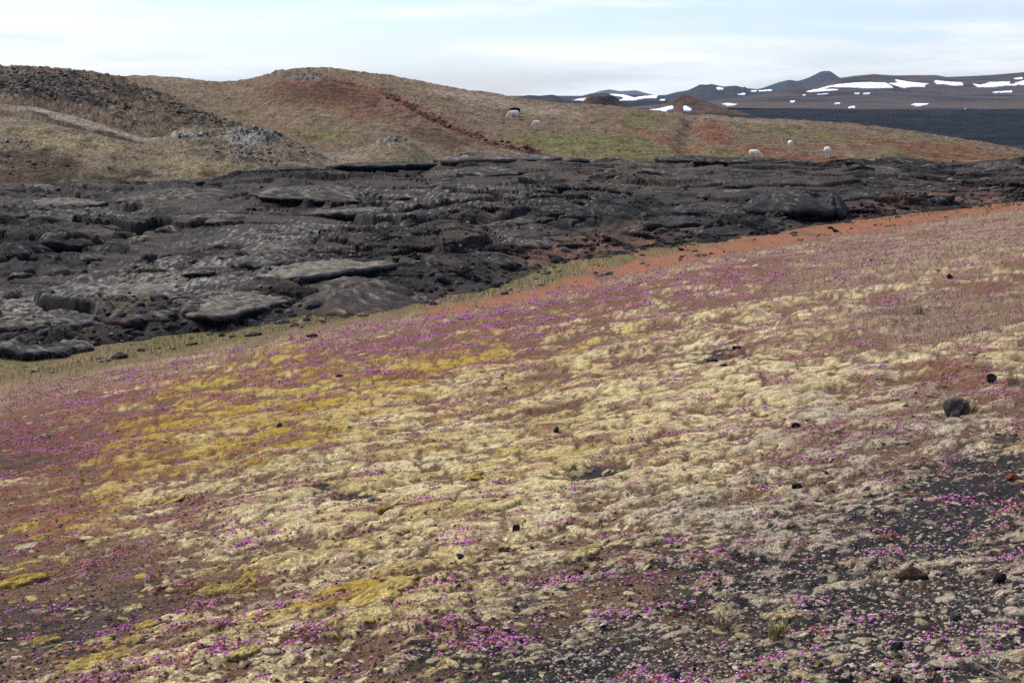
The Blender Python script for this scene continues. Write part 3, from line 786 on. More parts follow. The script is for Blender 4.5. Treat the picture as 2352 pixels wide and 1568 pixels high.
def cone(name, label, u, v_top, v_base, half_top, half_base, dist, crater, skew, base, alt, seed):
    k = dist / F
    ctop = pix(u, v_top)[1]; cb = pix(u, v_base)[1]
    x0 = float(pix(u, v_top)[0]) * dist
    ztop, zb = -float(ctop) * dist, -float(cb) * dist
    H = ztop - zb
    nr, ns = 40, 110
    t = np.linspace(0, 1.35, nr)[:, None]; ph = np.linspace(0, 2 * np.pi, ns, endpoint=False)[None]
    R_top, R_b = half_top * k, half_base * k
    rr = t * R_b
    f = np.clip((rr - R_top) / (R_b - R_top), 0, 2)
    prof = np.where(rr < R_top, 1 - crater * (1 - rr / max(R_top, 1e-6)), (1 - f) ** 1.25 if False else np.sign(1 - f) * np.abs(1 - f) ** 1.2)
    xx = x0 + rr * np.cos(ph) * (1 + skew * (np.cos(ph) > 0)); yy_ = dist + rr * np.sin(ph)
    nn = fbm(xx / 9, yy_ / 9, seed, 5); n2_ = fbm(xx / 30, yy_ / 30, seed + 1, 3)
    zz = zb + H * prof + H * 0.11 * nn + H * 0.07 * n2_
    cc = mixc(np.broadcast_to(c8(*base), xx.shape + (3,)).copy(), c8(*alt), ss(-.2, .4, nn + n2_))
    i = np.arange(nr * ns).reshape(nr, ns)
    j = np.roll(i, -1, 1)
    q = np.stack([i[:-1], j[:-1], j[1:], i[1:]], -1).reshape(-1, 4)[ns:]
    o = mesh_np(name, np.stack([xx, yy_, zz], -1), q[:, ::-1], M_far2, cc.reshape(-1, 3))
    # close the top
    tag(o, label, "hill", kind="structure")
    return o


M_far2 = material("cinder_slope", scales=((0.25, 0.3), (0.05, 0.15)), bump=((0.2, 1.5),))
cone("cinder_cone", "blunt brown crater cone rising from the lava plain", 1377, 221, 252, 26, 62, 1900, 0.10, 0.25, (98, 78, 66), (72, 59, 54), 181)
cone("cinder_cone", "pointed brown crater cone with snow at its foot", 1574, 219, 254, 8, 84, 1950, 0.0, 0.35, (108, 84, 68), (82, 66, 58), 185)

# ---- snow patches, each cut to its own outline and lying on its slope
z3 = lambda p: [(1149.5 + a * .2572, 139.1 + b * .2572) for a, b in p]
z4 = lambda p: [(1747.2 + a * .2572, 139.1 + b * .2572) for a, b in p]
foot_y = 1840.0
SNOW = [
    ("long snow patch low on the chain beside the blunt cone", chain, z3([(600, 376), (612, 368), (680, 350), (770, 335), (762, 358), (720, 379), (640, 383)])),
    ("forked snow field on the dark chain above the blunt cone", chain, z3([(972, 303), (1040, 306), (1100, 308), (1150, 323), (1195, 333), (1300, 320), (1410, 316), (1395, 336), (1290, 340), (1190, 357), (1060, 364), (975, 364), (990, 352), (1085, 349), (1100, 336), (1080, 326), (1010, 320)])),
    ("small snow patch just above the pointed cone's left flank", chain, z3([(1428, 348), (1475, 347), (1465, 363), (1428, 361)])),
    ("snow patch high on the right shoulder of the dark chain", chain, z3([(1926, 249), (1945, 243), (1992, 252), (1987, 266), (1943, 269)])),
    ("wedge of snow at the left foot of the pointed cone", None, z3([(1262, 452), (1310, 440), (1400, 430), (1490, 410), (1540, 401), (1546, 430), (1500, 439), (1475, 459), (1228, 457)])),
    ("triangular snow patch on the near foot of the pointed cone", None, z3([(1632, 409), (1655, 403), (1712, 435), (1700, 446), (1640, 443)])),
    ("flat snow patch on the plain right of the pointed cone", plat, z3([(1972, 400), (2040, 396), (2118, 405), (2100, 415), (2035, 419)])),
    ("thin snow streak below the square snow patch of the chain", chain, z3([(2118, 303), (2192, 296), (2187, 309), (2130, 312)])),
    ("small square snow patch below the far peak's left ridge", chain, z3([(2238, 271), (2291, 268), (2289, 286), (2241, 286)])),
    ("short snow bar left of the plateau's dark step", chain, [(1741, 208), (1773, 206.2), (1773, 210), (1744, 212)]),
    ("longest snow field sweeping across the front of the plateau", plat, z4([(403, 281), (540, 253), (590, 238), (700, 218), (870, 205), (1000, 201), (1120, 204), (1187, 248), (1140, 254), (940, 254), (740, 242), (640, 242), (560, 258), (692, 264), (690, 268), (600, 277), (430, 287)])),
    ("snow field with a raised tip beside the longest one", plat, z4([(1138, 209), (1230, 203), (1199, 178), (1217, 177), (1400, 203), (1502, 208), (1467, 226), (1470, 241), (1340, 241), (1280, 251), (1220, 236)])),
    ("tapering snow field third along the plateau edge", plat, z4([(1547, 194), (1570, 181), (1680, 193), (1800, 200), (1812, 226), (1730, 230), (1650, 217), (1580, 216)])),
    ("ragged snow field near the right end of the plateau", plat, z4([(1892, 213), (1960, 222), (2010, 213), (2050, 198), (2120, 198), (2228, 193), (2222, 211), (2180, 214), (2292, 217), (2287, 231), (2200, 230), (2060, 242), (1940, 240)])),
    ("topmost snow patch close under the plateau crest", plat, z4([(2258, 165), (2340, 156), (2343, 171), (2290, 176)])),
    ("snow patch cut by the right edge of the picture", plat, z4([(2262, 210), (2400, 170), (2400, 225), (2320, 224)])),
    ("long thin snow streak under the ragged snow field", plat, z4([(2068, 286), (2247, 275), (2242, 288), (2100, 292)])),
    ("lone bright snow patch low on the plateau near the black lava", plat, z4([(1336, 402), (1390, 391), (1503, 390), (1482, 406), (1400, 419)])),
    ("small snow patch at the edge of the black lava", plat, z4([(778, 426), (840, 416), (847, 429), (790, 432)])),
    ("thin snow streak below the longest snow field's left tongue", plat, z4([(498, 313), (600, 299), (607, 308), (540, 315)])),
    ("small snow bar below the middle of the longest snow field", plat, z4([(913, 303), (977, 296), (977, 308), (920, 310)])),
    ("small snow patch above the one at the black lava's edge", plat, z4([(658, 395), (707, 388), (710, 400), (665, 401)])),
    ("tiny snow spot left of the thin snow streak", plat, z4([(373, 316), (404, 310), (402, 322), (378, 323)])),
    ("tiny snow bar left of the small snow bar", plat, z4([(836, 302), (882, 298), (882, 309), (840, 309)])),
    ("tiny snow patch on the lower plateau right of the cones", plat, z4([(260, 375), (309, 371), (307, 383), (265, 383)])),
    ("tiny snow spot where plateau meets the lava on the right", plat, z4([(1823, 440), (1844, 436), (1842, 449), (1828, 449)])),
]


def inside(px, py, poly):
    r = np.zeros(px.shape, bool)
    for (x1, y1), (x2, y2) in zip(poly, poly[1:] + poly[:1]):
        cr = (y1 > py) != (y2 > py)
        r ^= cr & (px < (x2 - x1) * (py - y1) / (y2 - y1 + 1e-12) + x1)
    return r


def snow(label, sh, poly):
    us = [p[0] for p in poly]; vs = [p[1] for p in poly]
    du, dv = 1.6, 0.6
    gu = np.arange(min(us) - 1, max(us) + 1 + du, du); gv = np.arange(max(vs) + .5, min(vs) - .5 - dv, -dv)
    GU, GV = np.meshgrid(gu, gv)
    mu = 0.5 * (GU[:-1, :-1] + GU[1:, 1:]); mv = 0.5 * (GV[:-1, :-1] + GV[1:, 1:])
    jit = 1.2 * perlin(mu / 4, mv / 1.5, 9)
    m = inside(mu + jit, mv + 0.4 * jit, poly)
    pts = np.zeros(GU.shape + (3,))
    for j in range(GU.shape[1]):
        for i in range(GU.shape[0]):
            if sh is None:
                a_, c_ = pix(GU[i, j], GV[i, j])
                yv = foot_y + 2.2 * (gv[0] - GV[i, j])
                pts[i, j] = (a_ * yv, yv, -c_ * yv)
            else:
                p = sh.at(GU[i, j], GV[i, j]); pts[i, j] = (p.x, p.y, p.z + 2.0)
    f_ = grid_faces(*GU.shape, m)
    o = sub_mesh("snow_patch", pts.reshape(-1, 3), f_, M_snow, np.ones((GU.size, 3), np.float32))
    md = o.modifiers.new("depth", 'SOLIDIFY'); md.thickness = 3.0; md.offset = -1
    tag(o, label, "snow patch", "snow patches on the far slopes")


for lab, sh, poly in SNOW:
    snow(lab, sh, poly)

# =============================================================== LAVA SLABS, LOBES AND BLOCKS (parts of the lava field)
def slab(name, u, v, wpx, depth, th, domeh, tx=0.0, ty=0.0, rz=0.0, seed=0, colr=(70, 67, 68), lich_amt=0.4, red=0.0, sink=0.25, jag=0.22, segs=48, rings=9, hollow=0.0):
    rs = np.random.default_rng(seed + 1000)
    p = lava.at(u, v)
    half = 0.5 * wpx / F * p.y
    if half > 1.2: segs, rings = 52, 14
    if domeh > 0.7: sink = 0.05
    domeh *= 0.8
    ph = np.linspace(0, 2 * np.pi, segs, endpoint=False)
    kn = rs.integers(6, 10)                       # broken, angular outline
    ka = (np.arange(kn) + rs.uniform(-.35, .35, kn)) * 2 * np.pi / kn
    kr = rs.uniform(0.72, 1.25, kn)
    kx, ky = kr * np.cos(ka), kr * np.sin(ka)
    sg = np.linspace(0, kn, 400, endpoint=False); i0 = sg.astype(int) % kn; i1 = (i0 + 1) % kn; ft = sg - sg.astype(int)
    px_, py_ = kx[i0] * (1 - ft) + kx[i1] * ft, ky[i0] * (1 - ft) + ky[i1] * ft
    pa_ = np.arctan2(py_, px_); so = np.argsort(pa_)
    ol = np.interp(ph, pa_[so], np.hypot(px_, py_)[so], period=2 * np.pi)
    for k in range(4, 16):
        ol += jag * rs.normal() / k * np.cos(k * ph + rs.uniform(0, 6.28)) * 0.7
    rho = np.concatenate([np.linspace(0.0, 1, rings) ** 0.8, [1.0, 0.97, 0.93, 0.90]])
    lvl = np.concatenate([np.zeros(rings), [0.35, 0.75, 1.0, 2.2]])
    R_, PH = np.meshgrid(rho, ph, indexing='ij')
    LV = np.meshgrid(lvl, ph, indexing='ij')[0]
    x = R_ * ol[None] * half * np.cos(PH); y = R_ * ol[None] * depth * 0.5 * np.sin(PH)
    nn = fbm(x / 0.9 + seed, y / 0.9 - seed, seed, 4); n4 = fbm(x / 0.22 + seed, y / 0.22, seed + 3, 3)
    z = domeh * (1 - np.clip(R_, 0, 1) ** 2) + 0.16 * nn * min(1, half) + 0.05 * n4 - LV * th * (1 + 0.5 * nn)
    z -= hollow * np.exp(-(x / (half * .3)) ** 2)
    cr = np.exp(-((y / depth + 0.15 * nn + rs.uniform(-.1, .1)) / 0.02) ** 2) * (LV == 0)
    z -= 0.10 * cr
    colr = tuple(q * 0.85 + 6 for q in colr)
    c = mixc(np.broadcast_to(c8(*colr), x.shape + (3,)).copy(), c8(50, 48, 50), ss(-.1, .4, nn) * 0.7)
    c = mixc(c, c8(160, 152, 138), ss(0.75 - lich_amt, 1.15 - lich_amt, 0.5 + 0.9 * n4 + 0.3 * nn + 0.4 * fbm(x / 0.09, y / 0.16, seed + 9, 2)) * 0.75 * (LV < 0.3))
    if red: c = mixc(c, c8(150, 98, 76), ss(0.85, 1.0, R_ + 0.35 * nn) * red * (x < half * .2) * (LV < .9))
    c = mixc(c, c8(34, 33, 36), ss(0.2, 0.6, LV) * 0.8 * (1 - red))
    c = grain(c * np.array([0.80, 0.76, 0.74]), seed, 0.14, 0.10, 0.16)
    V3 = np.stack([x, y, z], -1).reshape(-1, 3)
    M = Matrix.Rotation(rz, 3, 'Z') @ Matrix.Rotation(ty, 3, 'Y') @ Matrix.Rotation(tx, 3, 'X')
    V3 = V3 @ np.array(M).T + np.array([p.x, p.y, p.z + th * 0.55 - sink])
    nr = len(rho)
    i = np.arange(nr * segs).reshape(nr, segs); j = np.roll(i, -1, 1)
    q = np.stack([i[:-1], i[1:], j[1:], j[:-1]], -1).reshape(-1, 4)
    return mesh_np(name, V3, q, M_lava, c.reshape(-1, 3), parent=lv)


SL = [
    # name, u, v, width, depth, thickness, dome, tilt x, tilt y, turn, colour, lichen, red
    ("lava_slab", 825, 695, 370, 9.0, 0.22, 0.70, 0.00, 0.03, 0.15, (84, 76, 72), 0.22, 0.30),
    ("lava_slab", 520, 722, 330, 6.5, 0.22, 0.30, -0.04, -0.03, 0.1, (86, 82, 80), 0.55, 0.1),
    ("lava_slab", 250, 712, 330, 6.0, 0.22, 0.25, -0.05, -0.04, 0.05, (88, 84, 80), 0.62, 0.0),
    ("lava_slab", 720, 655, 300, 5.0, 0.30, 0.25, -0.04, -0.05, 0.2, (84, 80, 78), 0.6, 0.0),
    ("lava_slab", 950, 628, 190, 3.0, 0.35, 0.2, -0.1, -0.03, 0.1, (76, 73, 74), 0.5, 0.0),
    ("lava_lobe", 975, 646, 225, 1.0, 0.42, 0.35, 0.0, 0.10, -0.15, (46, 46, 50), 0.12, 0.0),
    ("lava_lobe", 880, 562, 190, 4.5, 0.25, 0.40, -0.05, 0.02, 0.1, (58, 61, 68), 0.10, 0.0),
    ("lava_lobe", 1000, 520, 130, 3.0, 0.3, 0.3, -0.05, 0.0, 0.1, (56, 58, 64), 0.25, 0.0),
    ("lava_slab", 1180, 530, 170, 4.0, 0.35, 0.25, -0.12, -0.05, 0.2, (58, 58, 62), 0.30, 0.0),
    ("lava_lobe", 1290, 500, 230, 4.0, 0.40, 0.55, -0.08, -0.05, 0.1, (50, 50, 55), 0.15, 0.0),
    ("lava_lobe", 1420, 505, 150, 3.0, 0.45, 0.60, 0.0, 0.16, -0.2, (54, 55, 60), 0.10, 0.0),
    ("lava_lobe", 1400, 478, 110, 3.0, 0.3, 0.35, 0, 0.1, 0.1, (58, 60, 66), 0.1, 0.0),
    ("lava_slab", 1610, 495, 190, 6.0, 0.20, 0.45, 0.0, 0.0, 0.0, (70, 70, 74), 0.12, 0.0),
    ("lava_lobe", 1800, 510, 200, 6.0, 0.30, 0.75, 0.0, -0.03, 0.1, (62, 63, 68), 0.12, 0.0),
    ("lava_lobe", 1910, 505, 80, 5.0, 0.30, 0.75, 0.0, 0.14, -0.25, (52, 54, 60), 0.10, 0.0),
    ("lava_slab", 1868, 480, 70, 1.4, 0.55, 0.25, 0.2, 0.45, -0.2, (36, 36, 40), 0.05, 0.0),
    ("lava_slab", 1690, 505, 110, 3.0, 0.30, 0.25, -0.05, 0.0, 0.0, (50, 51, 56), 0.12, 0.0),
    ("lava_slab", 1160, 378, 320, 14.0, 0.55, 0.35, -0.03, -0.01, 0.0, (80, 76, 74), 0.35, 0.0),
    ("lava_slab", 1265, 372, 160, 8.0, 0.50, 0.25, -0.05, 0.03, 0.0, (52, 52, 55), 0.35, 0.0),
    ("lava_slab", 1100, 405, 250, 9.0, 0.30, 0.45, -0.02, -0.04, 0.0, (72, 67, 66), 0.22, 0.0),
    ("lava_slab", 880, 400, 240, 6.0, 0.40, 0.25, -0.03, -0.01, 0.0, (52, 53, 57), 0.2, 0.0),
    ("lava_slab", 660, 410, 190, 5.0, 0.45, 0.30, -0.05, -0.02, 0.0, (50, 51, 54), 0.2, 0.0),
    ("lava_slab", 520, 424, 190, 4.0, 0.45, 0.25, 0.0, -0.04, 0.0, (40, 40, 43), 0.15, 0.0),
    ("lava_slab", 1985, 398, 230, 9.0, 0.45, 0.45, -0.04, 0.03, 0.0, (84, 80, 79), 0.30, 0.0),
    ("lava_slab", 2100, 396, 160, 6.0, 0.50, 0.30, 0.0, 0.08, 0.0, (38, 38, 41), 0.15, 0.0),
    ("lava_slab", 1740, 388, 190, 7.0, 0.45, 0.30, 0, 0.02, 0.0, (42, 42, 46), 0.2, 0.0),
    ("lava_slab", 1580, 386, 160, 6.0, 0.4, 0.30, 0, 0.0, 0.0, (50, 50, 54), 0.25, 0.0),
    ("lava_slab", 1450, 392, 190, 8.0, 0.3, 0.5, 0, 0.0, 0.0, (86, 74, 66), 0.20, 0.1),
    ("lava_slab", 2290, 408, 170, 7.0, 0.3, 0.55, 0, -0.03, 0.0, (92, 82, 78), 0.15, 0.0),
    ("lava_slab", 2050, 412, 120, 6.0, 0.2, 0.35, 0, 0.0, 0.0, (86, 80, 80), 0.12, 0.0),
    ("lava_slab", 2270, 442, 220, 5.0, 0.35, 0.20, -0.02, 0.02, 0.0, (70, 70, 76), 0.10, 0.0),
    ("lava_slab", 2160, 448, 130, 3.5, 0.35, 0.20, -0.03, 0.0, 0.1, (64, 64, 70), 0.10, 0.0),
    ("lava_lobe", 2245, 462, 110, 4.0, 0.25, 0.40, 0, -0.04, 0.0, (84, 80, 82), 0.10, 0.0),
    ("lava_lobe", 2155, 478, 80, 2.4, 0.30, 0.22, 0, 0.03, 0.0, (54, 54, 58), 0.1, 0.0),
    ("lava_slab", 2100, 489, 90, 1.8, 0.22, 0.12, 0, 0.08, 0.1, (56, 54, 56), 0.2, 0.0),
    ("lava_slab", 2040, 455, 150, 4.0, 0.35, 0.2, -0.04, 0, 0, (56, 55, 58), 0.2, 0.1),
    ("lava_lobe", 2010, 480, 90, 2.6, 0.30, 0.28, 0, 0.05, 0, (58, 58, 62), 0.12, 0.0),
    ("lava_slab", 1560, 530, 170, 4.0, 0.30, 0.30, -0.05, -0.02, 0, (64, 64, 68), 0.1, 0.1),
    ("lava_slab", 1480, 555, 110, 2.4, 0.35, 0.2, -0.1, 0.0, 0, (44, 44, 47), 0.1, 0.0),
    ("lava_slab", 1640, 545, 120, 2.6, 0.25, 0.2, 0, 0, 0, (64, 64, 68), 0.1, 0.2),
    ("lava_lobe", 90, 545, 120, 2.2, 0.55, 0.50, 0.1, -0.15, 0.1, (30, 30, 33), 0.05, 0.0),
    ("lava_lobe", 160, 590, 150, 3.4, 0.40, 0.50, -0.05, 0.08, 0.0, (42, 43, 47), 0.1, 0.0),
    ("lava_lobe", 40, 620, 140, 3.0, 0.55, 0.50, 0.0, 0.0, 0.0, (34, 34, 37), 0.1, 0.0),
    ("lava_lobe", 260, 605, 110, 3.0, 0.35, 0.35, 0.0, 0.12, 0.0, (48, 50, 55), 0.1, 0.0),
    ("lava_slab", 420, 600, 240, 5.0, 0.25, 0.40, -0.02, -0.03, 0.1, (66, 60, 60), 0.25, 0.1),
    ("lava_slab", 640, 590, 230, 4.5, 0.35, 0.25, -0.05, -0.04, 0.1, (62, 62, 65), 0.42, 0.0),
    ("lava_slab", 470, 650, 240, 4.5, 0.30, 0.35, -0.04, -0.06, 0.1, (64, 62, 64), 0.45, 0.0),
    ("lava_slab", 620, 630, 170, 3.5, 0.3, 0.35, -0.04, -0.05, 0.1, (58, 60, 66), 0.3, 0.0),
    ("lava_slab", 300, 535, 260, 6.0, 0.30, 0.25, -0.03, 0.0, 0.0, (62, 60, 60), 0.4, 0.0),
    ("lava_slab", 520, 520, 260, 5.0, 0.35, 0.20, -0.05, 0.02, 0.0, (54, 53, 55), 0.35, 0.0),
    ("lava_slab", 140, 480, 260, 7.0, 0.30, 0.25, -0.03, 0.0, 0.0, (72, 69, 66), 0.5, 0.0),
    ("lava_slab", 420, 475, 300, 9.0, 0.22, 0.60, 0.0, -0.02, 0.0, (66, 62, 61), 0.35, 0.0),
    ("lava_slab", 730, 470, 300, 9.0, 0.22, 0.55, 0.0, 0.02, 0.0, (68, 63, 62), 0.3, 0.0),
    ("lava_slab", 1000, 455, 260, 7.0, 0.25, 0.30, -0.02, 0, 0, (64, 60, 60), 0.35, 0.0),
    ("lava_slab", 820, 510, 240, 4.5, 0.35, 0.20, -0.06, -0.03, 0.1, (54, 53, 56), 0.45, 0.0),
    ("lava_slab", 60, 720, 200, 4.0, 0.40, 0.20, -0.04, -0.03, 0.1, (80, 77, 75), 0.6, 0.0),
    ("lava_slab", 110, 775, 230, 4.0, 0.35, 0.20, -0.02, -0.02, 0.0, (62, 61, 62), 0.35, 0.1),
    ("lava_slab", 90, 810, 220, 2.6, 0.22, 0.15, 0.0, 0.05, 0.0, (60, 58, 60), 0.3, 0.0),
    ("lava_slab", 330, 755, 180, 2.8, 0.30, 0.25, 0, 0.03, 0, (54, 50, 50), 0.2, 0.3),
    ("lava_slab", 480, 745, 150, 2.0, 0.32, 0.2, 0, 0.06, 0, (46, 45, 47), 0.15, 0.2),
    ("lava_slab", 600, 745, 120, 1.6, 0.30, 0.2, 0, 0.05, 0, (48, 46, 48), 0.15, 0.0),
    ("lava_slab", 1060, 667, 150, 1.6, 0.18, 0.12, 0, 0.08, -0.05, (60, 60, 66), 0.1, 0.0),
    ("lava_slab", 1130, 620, 150, 3.0, 0.3, 0.3, 0, 0.06, 0, (48, 46, 47), 0.2, 0.3),
    ("lava_slab", 1220, 580, 150, 3.0, 0.3, 0.3, 0, 0.05, 0, (52, 51, 53), 0.25, 0.2),
    ("lava_slab", 1310, 560, 120, 2.4, 0.3, 0.25, 0, 0.05, 0, (54, 53, 56), 0.2, 0.2),
]
for k, (nm, u, v, wp, dp_, th, dm_, tx, ty, rz, cr, li, rd) in enumerate(SL):
    slab(nm, u, v, wp, dp_, th, dm_, tx, ty, rz, k, cr, li, rd, hollow=0.5 if (u, v) == (1265, 372) else 0.0)

# many smaller plates filling the flow
rs = np.random.default_rng(5)
for k in range(110):
    u = rs.uniform(-60, 2420)
    lo = np.interp(u, [0, 150, 500, 850, 1150, 1320, 1650, 1950, 2352], [800, 805, 740, 700, 640, 590, 545, 500, 462])
    hi = np.interp(u, [0, 440, 1000, 1240, 2352], [440, 440, 400, 372, 405])
    v = hi + (lo - hi) * rs.uniform(0, 1) ** 0.8
    if (640 < u < 1010 and 620 < v < 720): continue
    wp = rs.uniform(28, 95)
    d = rs.uniform(0.45, 1.1) * wp / F * float(lava.at(u, v).y) * 1.3
    dk = rs.uniform(34, 84)
    slab("lava_slab", u, v, wp, d, rs.uniform(0.12, 0.38), rs.uniform(0.02, 0.3), rs.normal() * 0.10 - 0.05, rs.normal() * 0.12, rs.uniform(-.4, .4), 200 + k,
         (dk + 3, dk, dk), rs.uniform(0.05, 0.6), 0.0, sink=0.15, jag=0.35, segs=26, rings=5)


# ---------------------------------------------------------------- scattered pieces
def ico(sub):
    bm = bmesh.new(); bmesh.ops.create_icosphere(bm, subdivisions=sub, radius=1)
    v = np.array([p.co[:] for p in bm.verts]); f = np.array([[q.index for q in p.verts] for p in bm.faces]); bm.free()
    return v, f


ICO1, ICO2, ICO3 = ico(1), ico(2), ico(4)
OCT = (np.array([[1, 0, 0], [0, 1, 0], [-1, 0, 0], [0, -1, 0], [0, 0, 1], [0, 0, -.6]], float),
       np.array([[0, 1, 4], [1, 2, 4], [2, 3, 4], [3, 0, 4], [1, 0, 5], [2, 1, 5], [3, 2, 5], [0, 3, 5]]))


def scatter(name, tmpl, pos, scl, colr, mat, label, cat, parent=None, jitter=0.25, smooth=False, seed=1, kind="stuff"):
    """many small pieces as one mass; every piece its own size, turn and shade"""
    rs = np.random.default_rng(seed)
    tv, tf = tmpl
    n = len(pos); k = len(tv)
    V3 = tv[None] * (1 + jitter * rs.normal(size=(n, k, 1))) * scl[:, None, :]
    a = rs.uniform(0, 6.28, n); ca, sa = np.cos(a)[:, None], np.sin(a)[:, None]
    x = V3[..., 0] * ca - V3[..., 1] * sa; y = V3[..., 0] * sa + V3[..., 1] * ca
    tl_ = rs.normal(size=(n, 1)) * 0.25
    z = V3[..., 2] + tl_ * x
    V3 = np.stack([x, y, z], -1) + pos[:, None, :]
    f = tf[None] + (np.arange(n) * k)[:, None, None]
    c = np.repeat(colr[:, None, :], k, 1)
    o = mesh_np(name, V3.reshape(-1, 3), f.reshape(-1, 3), mat, c.reshape(-1, 3), smooth=smooth, parent=parent)
    if parent is None: tag(o, label, cat, kind=kind)
    else: o["kind"] = kind
    return o


def pick(sh, weight, n, seed, rows=None):
    rs = np.random.default_rng(seed)
    wv = weight.copy().astype(float)
    if rows is not None: wv[rows:] = 0
    wv[~np.isfinite(wv)] = 0
    idx = rs.choice(wv.size, n, p=(wv / wv.sum()).ravel())
    i, j = np.unravel_index(idx, wv.shape)
    i2 = np.minimum(i + 1, sh.R - 1); j2 = np.minimum(j + 1, sh.C - 1)
    f, g = rs.uniform(0, 1, n), rs.uniform(0, 1, n)
    res = []
    for M in (sh.X, sh.Y, sh.Z):
        res.append((M[i, j] * (1 - f) + M[i2, j] * f) * (1 - g) + (M[i, j2] * (1 - f) + M[i2, j2] * f) * g)
    return np.stack(res, -1), i, j


vis = (near.V < 1650) & (near.U > -260) & (near.U < 2612)
Yn_ = near.Y
# thyme flower heads
n_fl = 22000
pos, i, j = pick(near, flower_d * vis * Yn_ ** 1.0, n_fl, 301)
rs = np.random.default_rng(302)
yv = pos[:, 1]
rad = np.maximum(0.0052, yv * 0.00048) * rs.uniform(0.6, 1.5, n_fl)
scl = np.stack([rad, rad, rad * rs.uniform(0.5, 0.85, n_fl)], -1)
pos[:, 2] += rad * 0.6 + np.clip(0.012 - yv * 0.0006, 0, .02) * rs.uniform(0, 1, n_fl)
shade = rs.uniform(0, 1, (n_fl, 1))
fc = c8(190, 96, 156, 1.0) * (1 - shade) + c8(216, 150, 196, 1.0) * shade
fc = np.where(rs.uniform(0, 1, (n_fl, 1)) < 0.22, c8(138, 70, 92)[None], fc)
scatter("thyme_flowers", OCT, pos, scl, fc, M_plant, "magenta wild thyme flower heads strewn over the moss slope", "flowers", jitter=0.2)
# dense little mats of thyme, each with its own heads
rs = np.random.default_rng(340)
n_mat = 330
cen, i, j = pick(near, slope_m * vis * (near.U > -60) * (near.U < 2412) * Yn_ ** 1.25 * (0.25 + 0.75 * ss(700, 860, near.V + 0.17 * (near.U - CX))) * (1 - 0.7 * dry), n_mat, 341)
px, py = [], []
for q in range(n_mat):
    m = int(rs.uniform(10, 62)); sg = rs.uniform(0.025, 0.085) * (1 + cen[q, 1] / 20)
    th = rs.uniform(-0.6, 0.6); e = rs.normal(size=(m, 2)) * [sg, sg * rs.uniform(0.4, 1.0)]
    px.append(cen[q, 0] + e[:, 0] * math.cos(th) - e[:, 1] * math.sin(th)); py.append(cen[q, 1] + e[:, 0] * math.sin(th) + e[:, 1] * math.cos(th))
px, py = np.concatenate(px), np.concatenate(py)
jj = np.clip(np.searchsorted(near.A, px / py), 0, near.C - 1)
pz = np.array([np.interp(y_, near.Y[:, k_], near.Z[:, k_]) for y_, k_ in zip(py, jj)])
n_m = len(px)
rad = np.maximum(0.0062, py * 0.00056) * rs.uniform(0.6, 1.4, n_m)
shade = rs.uniform(0, 1, (n_m, 1))
fc = c8(196, 94, 166, 0.95) * (1 - shade) + c8(220, 148, 202, 0.95) * shade
fc = np.where(rs.uniform(0, 1, (n_m, 1)) < 0.22, c8(150, 66, 84)[None], fc)
fc = np.where(rs.uniform(0, 1, (n_m, 1)) < 0.10, c8(98, 96, 46)[None], fc)
scatter("thyme_mats", OCT, np.stack([px, py, pz + rad * 0.7], -1), np.stack([rad, rad, rad * 0.7], -1), fc, M_plant, "bright magenta thyme mats in tight groups over the moss", "flowers", jitter=0.2)
rs = np.random.default_rng(302)
# red leafy mats between the flowers
n_rd = 13000
pos, i, j = pick(near, redm * vis * Yn_ ** 0.25, n_rd, 303)
yv = pos[:, 1]; rad = np.maximum(0.007, yv * 0.0005) * rs.uniform(0.6, 1.5, n_rd)
scl = np.stack([rad * 1.2, rad * 1.2, rad * 0.7], -1)
t_ = rs.uniform(0, 1, (n_rd, 1))
rc = np.where(t_ < 0.55, c8(106, 68, 60)[None], np.where(t_ < 0.8, c8(142, 74, 76)[None], np.where(t_ < 0.92, c8(120, 112, 56)[None], c8(90, 60, 44)[None])))
scatter("leaf_mats", OCT, pos, scl, rc, M_plant, "dark red leafy mats between the thyme flowers", "ground cover", jitter=0.3)
# cinders and crumbs on bare ground
n_ci = 16000
nearness = np.clip(1.6 - Yn_ / 14, 0.15, 1.6)
pos, i, j = pick(near, (1 - moss) * slope_m * vis * nearness * (1 - 0.7 * dry), n_ci, 305)
yv = pos[:, 1]; rad = np.maximum(0.0045, yv * 0.00038) * np.clip(np.exp(rs.normal(0.0, 0.5, n_ci)), .3, 2.6)
scl = np.stack([rad * rs.uniform(.8, 1.4, n_ci), rad * rs.uniform(.8, 1.4, n_ci), rad * rs.uniform(.5, 1, n_ci)], -1)
t_ = rs.uniform(0, 1, (n_ci, 1)); zck = np.clip(zc[i, j], 0, 1)[:, None]
cc = np.where(t_ < 0.45 + 0.25 * zck, c8(52, 48, 50)[None], np.where(t_ < 0.72, c8(122, 88, 72)[None], np.where(t_ < 0.93, c8(160, 142, 122)[None], c8(116, 108, 60)[None])))
scatter("cinders", OCT, pos, scl, cc, M_rock, "black and rust cinders scattered on the bare patches", "gravel", jitter=0.3)
# grey lichen crumbs on the lower right
n_li = 10000
pos, i, j = pick(near, gm * vis * nearness * slope_m, n_li, 306)
yv = pos[:, 1]; rad = np.maximum(0.004, yv * 0.0004) * np.clip(np.exp(rs.normal(0.0, 0.4, n_li)), .4, 2)
scl = np.stack([rad * 1.5, rad * 1.5, rad * 0.7], -1)
t_ = rs.uniform(0, 1, (n_li, 1))
cc = c8(158, 144, 128) * (1 - t_) + c8(206, 192, 168) * t_
scatter("lichen_tufts", OCT, pos, scl, cc, M_moss, "pale grey lichen tufts on the dark cinders", "lichen", jitter=0.3)


